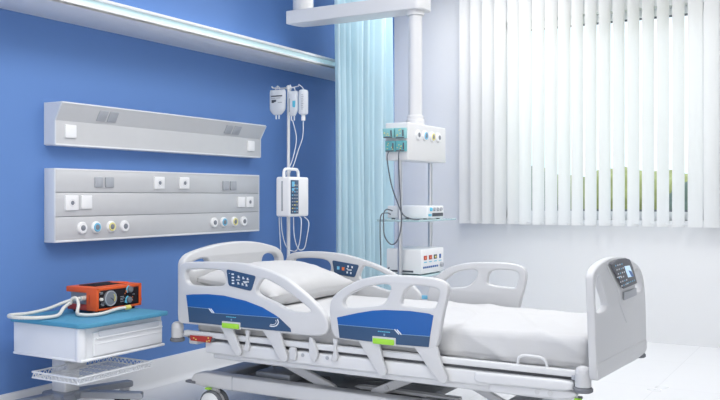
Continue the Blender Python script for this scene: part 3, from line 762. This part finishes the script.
box('cross_beam', (2.80, 3.54, .40), (2.86, 4.46, .452), M['metal_white'], bed, bev=0.008)
# head tray below the platform, slotted
plate('head_tray', [(.868, .432), (.868, .408), (.895, .378), (.95, .366), (1.16, .360), (1.40, .366), (1.40, .432)], [], 0.90, 0.008, at_y(3.99), M['metal_white'], bed, round_it=0.02)
bm = bmesh.new()
for k in range(9): add_box(bm, (.955+k*.022, 3.5385, .372), (.966+k*.022, 3.545, .379), 0)
finish('vent_slots', bm_mesh(bm), M['port_grey'], bed)
tg = plate('red_tag', [(.766, .456), (.918, .460), (.905, .427), (.772, .428)], [], 0.006, 0.0015, at_y(3.50), M['red'], bed, round_it=0)
for x, z in ((.795, .444), (.81, .437), (.895, .452), (.90, .438), (.885, .434)): box('yellow_mark', (x-.004, 3.4955, z-.003), (x+.004, 3.4975, z+.003), M['mark_yellow'], tg, bev=0)
box('tag_hanger', (.75, 3.500, .440), (.93, 3.512, .452), M['dark_gap'], bed, bev=0)

# base chassis
for y in (3.625, 4.315):
    plate('base_beam', [(.700, .185), (.702, .21), (.725, .235), (.80, .243), (1.0, .240), (2.58, .240), (2.60, .22), (2.60, .17), (.80, .166), (.72, .172)], [], 0.09, 0.012, at_y(y), M['plastic'], bed, round_it=0.02)
    box('seam', (.985, y-0.0460, .169), (.988, y+0.0460, .240), M['port_grey'], bed, bev=0)
box('base_cross_beam', (.76, 3.64, .175), (.90, 4.30, .238), M['metal_grey'], bed, bev=0.01)
box('base_cross_beam', (2.42, 3.64, .175), (2.56, 4.30, .238), M['metal_grey'], bed, bev=0.01)
box('base_cover', (.90, 3.66, .170), (2.00, 4.28, .205), M['dark_grey'], bed, bev=0.006)
box('control_box', (1.03, 3.72, .205), (1.26, 3.95, .255), M['metal_grey'], bed, bev=0.012)
box('control_box', (.84, 4.0, .215), (1.06, 4.26, .262), M['metal_grey'], bed, bev=0.012)
for y in (3.70, 4.24):
    for (xa, za), (xb, zb), w in (((1.22, .335), (1.55, .215), .024), ((1.78, .225), (2.02, .335), .022), ((2.28, .335), (2.50, .235), .018)):
        d = Vector((xb-xa, 0, zb-za)).normalized(); nn = Vector((-d.z, 0, d.x))*w
        A, B = Vector((xa, 0, za)), Vector((xb, 0, zb))
        pts = [(q.x, q.z) for q in (A-nn, A-d*w*0.7, A+nn, B+nn, B+d*w*0.7, B-nn)]
        plate('lift_arm', pts, [], 0.028, 0.006, at_y(y), M['metal_white'], bed, round_it=0.012)
    for x, z in ((1.26, .318), (1.98, .313), (1.86, .263)): lathe('bolt', [(0.011, -0.019), (0.011, 0.019)], (x, y, z), M['alu'], bed, axis='Y', n=14)
tube('actuator', [(1.06, 3.84, .262), (1.28, 3.86, .325)], 0.010, M['chrome'], bed, smooth=0)
tube('actuator', [(1.45, 3.98, .232), (2.1, 3.98, .252)], 0.022, M['metal_grey'], bed, smooth=0, sides=16)
for x, y in ((1.10, 3.80), (1.42, 4.10), (1.58, 3.72), (1.72, 3.68), (1.36, 3.90), (2.02, 3.80)):
    box('fixing', (x-0.03, y-0.02, .204), (x+0.03, y+0.02, .226), M['dark_gap'], bed, bev=0.006)
box('actuator_mount', (1.38, 3.90, .300), (1.50, 4.06, .342), M['dark_grey'], bed, bev=0.01)
box('actuator_mount', (1.0, 3.88, .325), (1.10, 4.0, .364), M['dark_gap'], bed, bev=0.01)
plate('cross_lever', [(1.62, .225), (1.66, .215), (2.2, .218), (2.2, .232), (1.66, .232)], [], 0.05, 0.004, at_y(3.80), M['metal_white'], bed, round_it=0)
box('cross_lever', (2.05, 3.70, .205), (2.45, 3.74, .232), M['dark_grey'], bed, bev=0.005)

# casters
for x in (.830, 2.49):
    for y in (3.625, 4.315):
        hub = lathe('caster', [(0.028, 0.128), (0.028, 0.172)], (x, y, 0), M['plastic'], bed, n=20)
        for s in (-1, 1):
            yc = y+s*0.026
            lathe('tire', [(0.050, -0.014), (0.071, -0.012), (0.075, -0.006), (0.075, 0.006), (0.071, 0.012), (0.050, 0.014)], (x, yc, 0.075), M['bumper_grey'], hub, axis='Y', n=36)
            lathe('wheel_disc', [(0.055, -0.019), (0.063, -0.014), (0.063, 0.014), (0.055, 0.019)], (x, yc, 0.075), M['socket'], hub, axis='Y', n=32)
            lathe('hub_cap', [(0.014, -0.022), (0.016, -0.018), (0.016, 0.018), (0.014, 0.022)], (x, yc, 0.075), M['bumper_grey'], hub, axis='Y', n=18)
        box('fork', (x-0.035, y-0.010, 0.07), (x+0.035, y+0.010, 0.150), M['plastic'], hub, bev=0.008)
        sg = -1 if x < 1.5 else 1
        pedal = tube('brake_pedal', [(x-sg*0.01, y-0.03, .165), (x+sg*0.06, y-0.035, .176), (x+sg*0.13, y-0.035, .184)], 0.009, M['plastic'], hub, sides=10)
        box('pedal_pad', (x+sg*0.13-0.035, y-0.052, .178), (x+sg*0.13+0.035, y-0.018, .192), M['bumper_grey'], hub, bev=0.005)
        box('green_mark', (x-sg*0.0-0.018, y-0.062, .158), (x-sg*0.0+0.018, y-0.04, .168), M['lime'], hub, bev=0.004)

# bumpers
for x, y, dz in ((.664, 3.515, .021), (2.880, 3.495, .004), (.672, 4.445, .021), (2.900, 4.395, .004)):
    b_ = lathe('bumper', [(0.028, .412), (0.033, .416), (0.033, .468), (0.0335, .470), (0.032, .472), (0.032, .480), (0.026, .492), (0.014, .498), (0.003, .499)], (x, y, dz), M['plastic'], bed, n=28)
    lathe('bumper_disc', [(0.034, .392), (0.040, .396), (0.040, .407), (0.034, .413)], (x, y, dz), M['bumper_grey'], b_, n=28)
    sx = 0.09 if x < 1.5 else -0.05
    box('bumper_mount', (min(x, x+sx), min(y, y+(0.05 if y < 4 else -0.05)), .440), (max(x, x+sx), max(y, y+(0.05 if y < 4 else -0.05)), .460), M['port_grey'], b_, bev=0.004)
box('green_mark', (2.838, 3.505, .356), (2.868, 3.525, .363), M['lime'], bed, bev=0.003)

# headboard
HB = [(3.505, .48), (3.500, .80), (3.503, .845), (3.534, .877), (3.574, .891), (3.656, .908), (3.784, .926), (3.918, .934), (4.04, .933), (4.156, .924), (4.257, .906), (4.361, .884), (4.42, .852), (4.444, .80), (4.440, .48)]
HB1 = [(3.560, .830), (3.60, .845), (3.665, .856), (3.700, .850), (3.72, .830), (3.70, .800), (3.60, .795), (3.565, .80)]
HB2 = [(4.205, .80), (4.216, .834), (4.262, .851), (4.345, .842), (4.380, .815), (4.383, .785), (4.36, .770), (4.22, .775)]
plate('headboard', HB, [HB1, HB2], 0.045, 0.012, at_x(.695), M['plastic'], bed)

# footboard
FB = [(3.432, .458), (3.418, .60), (3.395, .76), (3.378, .86), (3.385, .893), (3.437, .918), (3.573, .936), (3.74, .940), (3.911, .926), (4.082, .895), (4.21, .861), (4.280, .810), (4.322, .723), (4.340, .593), (4.348, .44), (4.30, .432), (4.15, .428), (3.915, .440), (3.66, .450), (3.50, .456)]
FB1 = [(3.408, .80), (3.417, .857), (3.447, .882), (3.490, .870), (3.54, .815), (3.612, .752), (3.585, .728), (3.445, .728), (3.415, .745)]
FB2 = [(4.075, .850), (4.13, .862), (4.21, .833), (4.258, .775), (4.235, .745), (4.13, .748), (4.09, .78)]
fb = plate('footboard', FB, [FB1, FB2], 0.034, 0.007, at_x(2.937), M['plastic'], bed)
bm = soft_box((2.950, 3.62, .50), (2.962, 4.20, .90), 0.005, 4)
wedge = [(3.565, .924), (3.70, .934), (3.918, .925), (4.00, .895), (4.085, .80), (4.10, .735), (3.93, .625), (3.79, .735), (3.775, .79)]
plate('raised_field', roundc(wedge, .02), [], 0.010, 0.003, at_x(2.9515), M['plastic'], fb, round_it=0)
plate('lower_lip', [(3.437, .466), (3.431, .53), (4.335, .50), (4.341, .445), (4.15, .437), (3.915, .447), (3.66, .457)], [], 0.006, 0.002, at_x(2.954), M['plastic'], fb, round_it=0.02)
plate('control_panel', roundc([(3.585, .918), (3.65, .928), (3.727, .931), (3.85, .926), (3.925, .917), (3.986, .88), (4.074, .796), (3.814, .794)], .012), [], 0.008, 0.003, at_x(2.966), M['panel_dark'], fb, round_it=0)
plate('display', [(3.815, .893), (3.911, .890), (3.990, .835), (3.890, .838)], [], 0.004, 0.001, at_x(2.9705), M['screen_blue'], fb, round_it=0)
plate('display_tint', [(3.885, .870), (3.935, .862), (3.985, .835), (3.945, .838)], [], 0.003, 0.0005, at_x(2.973), M['blue_panel'], fb, round_it=0)
bm = bmesh.new(); bm2 = bmesh.new()
for r in range(6):
    for c in range(4):
        y = 3.665+c*0.036+r*0.022; z = .906-r*0.019
        if y > 3.80+r*0.012 and r < 4: continue
        add_box(bm if (r+c) % 3 else bm2, (2.969, y-0.006, z-0.003), (2.9712, y+0.006, z+0.003), 0)
add_box(bm, (2.969, 3.69, .852), (2.9712, 3.76, .856), 0)
for c in range(5): add_box(bm2, (2.969, 3.86+c*0.036, .812), (2.9712, 3.872+c*0.036, .818), 0)
finish('button_symbols', bm_mesh(bm), M['mark_white'], fb); finish('blue_buttons', bm_mesh(bm2), M['ring_blue'], fb)
plate('recess', [(3.842, .777), (4.078, .775), (4.078, .740), (3.842, .741)], [], 0.006, 0.002, at_x(2.963), M['port_grey'], fb, round_it=0)
plate('inner_panel', [(3.60, .50), (3.60, .72), (4.18, .72), (4.18, .50)], [], 0.006, 0.002, at_x(2.909), M['dark_grey'], fb, round_it=0)

# ------------------------------------------------------------------ mattress, sheet, pillow
box('mattress', (.765, 3.575, .461), (2.86, 4.405, .585), M['mattress'], None, bev=0.03, seg=4, origin=(1.8, 3.97, .461))
tag(bpy.data.objects['mattress'], 'thick bed mattress lying on the bed frame under the white sheet', 'mattress')
def sheet_disp(p, n):
    d = 0.004*noise.noise(Vector((p.x*3, p.y*3, p.z*3)))
    ft = max(0.0, min(1.0, (p.x-1.7)/1.1))
    # diagonal pull folds, strongest towards the foot and on the sides
    q = (p.x*0.9+p.y*0.55+p.z*1.2)
    d += 0.014*(0.35+ft)*abs(noise.noise(Vector((q*6, (p.y-p.x)*1.4, p.z*2))))
    q2 = (p.x*0.5-p.y*0.9-p.z*0.6)
    d += 0.013*ft*abs(noise.noise(Vector((q2*7, (p.x+p.y)*1.5, 3.0))))
    d += 0.022*(0.3+ft)*(1-abs(2*((q*3.2+0.5*noise.noise(p*2.5)) % 1.0)-1))**3*(0.5+noise.noise(p*1.7))
    d -= 0.013*(0.35+ft)
    side = max(0.0, -n.y) if p.y < 4 else 0
    d += side*0.009*noise.noise(Vector((p.x*14+p.z*9, p.z*3, 1.3)))
    # hem hangs unevenly
    return d
bm = soft_box((.757, 3.558, .464), (2.878, 4.420, .612), 0.040, 110, sheet_disp)
# open underside
dl = [f for f in bm.faces if f.calc_center_median().z < .468 and abs(f.normal.z) > 0.7]
bmesh.ops.delete(bm, geom=dl, context='FACES')
for v in bm.verts:
    if v.co.z < .49: v.co.z = .466+0.007*noise.noise(Vector((v.co.x*9, v.co.y*9, 0)))+(v.co.z-.464)*0.5
me = bm_mesh(bm)
so = finish('bed_sheet', me, M['sheet'], None, (1.8, 3.97, .464), angle=180)
tag(so, 'white wrinkled sheet stretched over the mattress of the bed', 'bed sheet')
sd = so.modifiers.new('thickness', 'SOLIDIFY'); sd.thickness = 0.002; sd.offset = -1
# pillow
bm = bmesh.new(); bmesh.ops.create_cube(bm, size=2)
bmesh.ops.subdivide_edges(bm, edges=bm.edges[:], cuts=36, use_grid_fill=True)
for v in bm.verts:
    u, w, s = v.co.x, v.co.y, v.co.z
    r = (max(0, 1-abs(u)**2.4)**0.55)*(max(0, 1-abs(w)**2.6)**0.55)
    pin = 1-0.07*(1-abs(u)**2)*(abs(w)**4)-0.0
    pin2 = 1-0.06*(1-abs(w)**2)*(abs(u)**4)
    x = u*0.250*pin2; y = w*0.425*pin
    h = s*(0.010+0.098*r)
    th = 0.010*abs(noise.noise(Vector((u*3.2+w*1.5, w*5.5, s))))*(0.4+0.6*(1-r))+0.006*noise.noise(Vector((u*2, w*2, s*2)))
    h += s*th
    v.co = Vector((x, y, h))
rotp = Matrix.Rotation(math.radians(9), 3, 'Y')
for v in bm.verts: v.co = rotp @ v.co
zmin = min(v.co.z for v in bm.verts)
for v in bm.verts:
    v.co += Vector((0.995, 4.00, .706))
    floor_z = .617+0.004*noise.noise(v.co*6)
    if v.co.z < floor_z: v.co.z = floor_z+(v.co.z-floor_z)*0.03
po = finish('pillow', bm_mesh(bm), M['pillow'], None, (1.06, 4.0, .615), angle=180)
tag(po, 'plump white pillow lying at the head end of the bed', 'pillow')

# ------------------------------------------------------------------ medical cart
ca = thing('medical_cart', 'white drawer cart with blue top and wire basket by blue wall', 'cart', (.30, 3.15, 0))
plate('blue_top', [(.125, 2.862), (.635, 2.862), (.665, 2.90), (.668, 3.446), (.125, 3.446)], [], 0.024, 0.008, at_z(.574), M['mat_blue'], ca, round_it=0.02)
plate('drawer_unit', [(.132, 2.882), (.605, 2.882), (.618, 2.89), (.622, 2.90), (.622, 3.438), (.132, 3.438)], [], 0.155, 0.006, at_z(.4855), M['cart'], ca, round_it=0.01)
box('base_flange', (.131, 2.879, .396), (.634, 3.452, .410), M['cart'], ca, bev=0.006, seg=3)
lathe('corner_post', [(0.024, .400), (0.026, .405), (0.026, .556), (0.024, .56)], (.605, 2.900, 0), M['cart'], ca, n=20)
dr = box('drawer', (.600, 2.955, .414), (.634, 3.432, .535), M['cart'], ca, bev=0.008, seg=3)
plate('recessed_grip', [(2.985, .538), (2.985, .512), (3.00, .506), (3.385, .506), (3.40, .512), (3.40, .538)], [], 0.008, 0.002, at_x(.634), M['alu_end'], dr, round_it=0.006)
box('drawer_lip', (.625, 2.965, .500), (.642, 3.425, .507), M['cart'], dr, bev=0.003)
box('drawer_lip', (.631, 2.965, .472), (.6365, 3.425, .477), M['cart'], dr, bev=0.001)
# column and feet
box('column', (.155, 3.10, .13), (.265, 3.20, .40), M['metal_white'], ca, bev=0.012, seg=3)
box('column_hub', (.12, 3.06, .125), (.30, 3.24, .170), M['metal_grey'], ca, bev=0.015, seg=3)
for (x, y) in ((.27, 3.56), (.55, 3.37), (.53, 2.93), (.12, 2.82)):
    A = Vector((.21, 3.15, .150)); B = Vector((x, y, .135)); d = (B-A).normalized(); nn = Vector((-d.y, d.x, 0))
    bm = bmesh.new(); vs = []
    for P_, w in ((A, .036), (B, .028)):
        for sx, sz in ((-1, -1), (1, -1), (1, 1), (-1, 1)): vs.append(bm.verts.new(P_+nn*w*sx+Vector((0, 0, sz*0.017))))
    bm.faces.new(vs[3::-1]); bm.faces.new(vs[4:])
    for k in range(4): bm.faces.new((vs[k], vs[(k+1) % 4], vs[4+(k+1) % 4], vs[4+k]))
    bmesh.ops.bevel(bm, geom=bm.edges[:], offset=0.005, segments=2, affect='EDGES')
    lg = finish('leg', bm_mesh(bm), M['metal_grey'], ca)
    c = B-d*0.04
    box('fork', (c.x-0.016, c.y-0.024, 0.05), (c.x+0.016, c.y+0.024, .122), M['metal_white'], lg, bev=0.006)
    for s in (-1, 1):
        lathe('wheel', [(0.038, -0.009), (0.050, -0.007), (0.050, 0.007), (0.038, 0.009)], (c.x+s*0.024, c.y, 0.050), M['rubber'], lg, axis='X', n=26)
# wire basket
bx0, bx1, by0, by1, bz0, bz1 = .283, .612, 2.878, 3.372, .292, .320
bm = bmesh.new()
for z, r in ((bz1, .0045), (bz0, .004)):
    add_tube(bm, [(bx0, by0, z), (bx1, by0, z), (bx1, by1, z), (bx0, by1, z)], r, 8, closed=True, smooth=0)
def zig(A, B, n):
    A, B = Vector(A), Vector(B); pts = []
    for k in range(n*2+1):
        p = A.lerp(B, k/(2*n)); p.z = bz0 if k % 2 == 0 else bz1; pts.append(p)
    add_tube(bm, pts, .0030, 6, smooth=0)
zig((bx0, by0, 0), (bx1, by0, 0), 11); zig((bx1, by0, 0), (bx1, by1, 0), 16); zig((bx0, by1, 0), (bx1, by1, 0), 11); zig((bx0, by0, 0), (bx0, by1, 0), 16)
for k in range(1, 14):
    x = bx0+(bx1-bx0)*k/14; add_tube(bm, [(x, by0, bz0), (x, by1, bz0)], .0019, 6, smooth=0)
for k in range(1, 6):
    y = by0+(by1-by0)*k/6; add_tube(bm, [(bx0, y, bz0-.003), (bx1, y, bz0-.003)], .0022, 6, smooth=0)
finish('wire_basket', bm_mesh(bm), M['wire'], ca)
box('basket_bracket', (.255, 3.09, .284), (.30, 3.21, .322), M['metal_white'], ca, bev=0.004)

# ------------------------------------------------------------------ orange ventilator
ve = thing('portable_ventilator', 'orange portable ventilator with black front and white hoses on cart', 'medical device', (.33, 3.30, .586))
x0, x1, ya, yb, za, zb = .222, .440, 3.150, 3.466, .600, .722
box('case', (x0+.01, ya+.012, za+.004), (x1-.012, yb-.012, zb-.004), M['dark_grey'], ve, bev=0.006)
bm = bmesh.new()   # orange shell: top, right side, front-frame, near front corner
add_box(bm, (x0-.012, ya, zb-.030), (x1, yb+.004, zb), 0.006)
add_box(bm, (x1-.075, ya-.001, za), (x1+.0035, ya+.0145, zb-.001), 0.003)
add_box(bm, (x0, yb-.014, za), (x1, yb, zb), 0.005)
add_box(bm, (x1-.02, ya, za), (x1+.004, yb, za+.012), 0.004)
add_box(bm, (x1-.02, ya, zb-.016), (x1+.004, yb, zb), 0.004)
add_box(bm, (x1-.02, yb-.016, za), (x1+.004, yb+.004, zb), 0.004)
add_box(bm, (x1-.02, ya, za), (x1+.004, ya+.014, zb), 0.004)
add_box(bm, (x1-.03, yb-.004, za+.02), (x1-.005, yb+.016, za+.04), 0.004); add_box(bm, (x1-.03, yb-.004, zb-.035), (x1-.005, yb+.014, zb-.012), 0.004)
finish('orange_shell', bm_mesh(bm), M['orange'], ve)
bm = bmesh.new(); add_box(bm, (x0, ya, za), (x1-.07, ya+.016, za+.030), 0.004); add_box(bm, (x1-.055, ya-.001, za+.035), (x1-.050, ya+.002, zb-.04), 0)
finish('dark_red_base', bm_mesh(bm), M['orange_dark'], ve)
bm = bmesh.new(); add_box(bm, (x0+.03, ya+.05, zb-.002), (x1-.06, yb-.06, zb+.004), 0.002)
finish('top_label', bm_mesh(bm), M['black_panel'], ve)
box('top_tab', (x1-.13, yb-.10, zb), (x1-.06, yb-.03, zb+.007), M['orange'], ve, bev=0.003)
box('front_panel', (x1-.002, ya+.015, za+.013), (x1+.003, yb-.018, zb-.017), M['black_panel'], ve, bev=0.002)
X = x1+.003
g = lathe('gauge', [(0.041, 0), (0.041, 0.010), (0.036, 0.012)], (X, 3.236, .661), M['gauge'], ve, axis='X', n=32)
ring('gauge_rim', (X+.011, 3.236, .661), 0.038, 0.003, M['port_grey'], g)
box('gauge_needle', (X+.011, 3.230, .655), (X+.0135, 3.260, .659), M['mark_dark'], g, bev=0, rot=Matrix.Rotation(-0.6, 3, 'X'))
bm = bmesh.new(); add_tube(bm, [(X+.013, 3.236+.028*math.cos(a), .661+.028*math.sin(a)) for a in [-0.6+0.2*k for k in range(8)]], .0022, 6); finish('gauge_scale', bm_mesh(bm), M['mark_yellow'], g)
for y, z, m in ((3.378, .695, 'port_grey'), (3.372, .640, 'mark_dark')):
    k = lathe('knob', [(0.017, 0), (0.016, 0.014), (0.012, 0.016)], (X, y, z), M['bumper_grey'], ve, axis='X', n=22)
    bm = bmesh.new(); add_tube(bm, [(X+.004, y+.023*math.cos(a), z+.021*math.sin(a)) for a in [1.9+0.26*q for q in range(9)]], .0035, 6)
    finish('knob_scale', bm_mesh(bm), M['mark_cyan'], k)
    box('knob_mark', (X+.003, y-.030, z-.014), (X+.006, y-.018, z-.002), M['mark_orange'] if z > .66 else M['mark_cyan'], k, bev=0)
lathe('knob', [(0.009, 0), (0.008, 0.012), (0.005, 0.013)], (X, 3.176, .661), M['hose'], ve, axis='X', n=16)
bm = bmesh.new()
for (y, z, w) in ((3.178, .695, .012), (3.182, .688, .009), (3.19, .64, .010), (3.188, .633, .012), (3.19, .626, .008), (3.325, .660, .012), (3.328, .651, .014), (3.322, .643, .010), (3.325, .634, .012), (3.41, .665, .008), (3.40, .70, .008)):
    add_box(bm, (X, y-w, z), (X+.0012, y+w, z+.0028), 0)
finish('panel_text', bm_mesh(bm), M['port_grey'], ve)
bm = bmesh.new()
for (y, z) in ((3.168, .70), (3.345, .675), (3.40, .652), (3.40, .636)): add_box(bm, (X, y-.003, z-.003), (X+.003, y+.003, z+.003), 0.001, 1)
finish('red_lights', bm_mesh(bm), M['mark_orange'], ve)
for xx in (x0+.03, x1-.03):
    for yy in (ya+.03, yb-.03): lathe('foot', [(.012, .586), (.012, .604)], (xx, yy, 0), M['rubber'], ve, n=12)
rib = lambda i: 1.0 if i % 2 else 0.86
H1 = [(.345, 3.162, .665), (.335, 3.12, .664), (.30, 3.07, .650), (.245, 3.00, .618), (.20, 2.92, .602), (.165, 2.86, .600), (.185, 2.815, .6), (.255, 2.80, .600), (.345, 2.845, .599), (.385, 2.91, .599), (.375, 2.965, .603), (.345, 3.02, .628), (.33, 3.07, .645)]
tube('hose', H1, .0095, M['hose'], ve, sides=12, smooth=14, rfun=rib)
H2 = [(.330, 3.075, .640), (.340, 3.080, .668), (.365, 3.085, .670), (.385, 3.080, .640), (.405, 3.055, .603), (.450, 3.040, .598), (.505, 3.07, .598), (.505, 3.14, .598), (.480, 3.215, .600), (.482, 3.26, .606), (.490, 3.315, .607)]
tube('hose', H2, .0092, M['hose'], ve, sides=12, smooth=14, rfun=rib)
tube('hose_connector', [(.489, 3.305, .607), (.492, 3.335, .607)], .0125, M['mark_yellow'], ve, smooth=0, sides=16)
tube('hose_fitting', [(.350, 3.172, .664), (.346, 3.128, .664)], .013, M['hose'], ve, smooth=0, sides=16)

# ------------------------------------------------------------------ ceiling lamps (above the frame) and daylight
for i, (x, y, lb) in enumerate(((2.0, 1.9, 'flat square ceiling lamp in front of the bed'), (2.1, 3.9, 'flat square ceiling lamp above the bed'), (3.4, 5.8, 'flat square ceiling lamp nearest the window blind'), (1.3, 6.2, 'flat square ceiling lamp by the curtain corner'))):
    t = thing('ceiling_lamp', lb, 'lamp', (x, y, HC), 'ceiling lamps')
    bm = bmesh.new()
    for lo, hi in (((x-.62, y-.62, HC-.03), (x+.62, y-.59, HC)), ((x-.62, y+.59, HC-.03), (x+.62, y+.62, HC)), ((x-.62, y-.59, HC-.03), (x-.59, y+.59, HC)), ((x+.59, y-.59, HC-.03), (x+.62, y+.59, HC))):
        add_box(bm, lo, hi, .003)
    finish('frame', bm_mesh(bm), M['frame'], t)
    box('diffuser', (x-.59, y-.59, HC-.015), (x+.59, y+.59, HC), M['lamp'], t, bev=0)
    la = bpy.data.lights.new('lamp_light', 'AREA'); la.shape = 'SQUARE'; la.size = 1.15
    la.energy = (30, 14, 22, 21)[i]; la.color = (1.0, 0.975, 0.945)
    lo = bpy.data.objects.new('lamp_light', la); COL.objects.link(lo); lo.location = (0, 0, -.03); lo.parent = t

w = bpy.data.worlds.new('sky'); SC.world = w; w.use_nodes = True
bg = w.node_tree.nodes['Background']; bg.inputs[0].default_value = (1.0, 0.995, 0.985, 1); bg.inputs[1].default_value = 1.35
su = bpy.data.lights.new('sun', 'SUN'); su.energy = 0.8; su.angle = math.radians(12); su.color = (1.0, 0.98, 0.95)
so_ = bpy.data.objects.new('sun', su); COL.objects.link(so_); so_.location = (-6, 20, 14)
so_.rotation_euler = Vector((0.55, -1.0, -0.62)).to_track_quat('-Z', 'Y').to_euler()

# ------------------------------------------------------------------ camera
cd = bpy.data.cameras.new('camera'); cam = bpy.data.objects.new('camera', cd); COL.objects.link(cam)
cd.sensor_width = 36; cd.lens = 857/720*36; cd.clip_start = 0.05
cd.shift_y = -4/720
cam.location = (3.86, 0, 1.2)
cam.rotation_euler = (PI/2, 0, math.atan2(500, 857))
SC.camera = cam
SC.view_settings.view_transform = 'Standard'; SC.view_settings.look = 'None'
SC.view_settings.gamma = 1; SC.view_settings.use_curve_mapping = False
SC.view_settings.exposure = 0.2
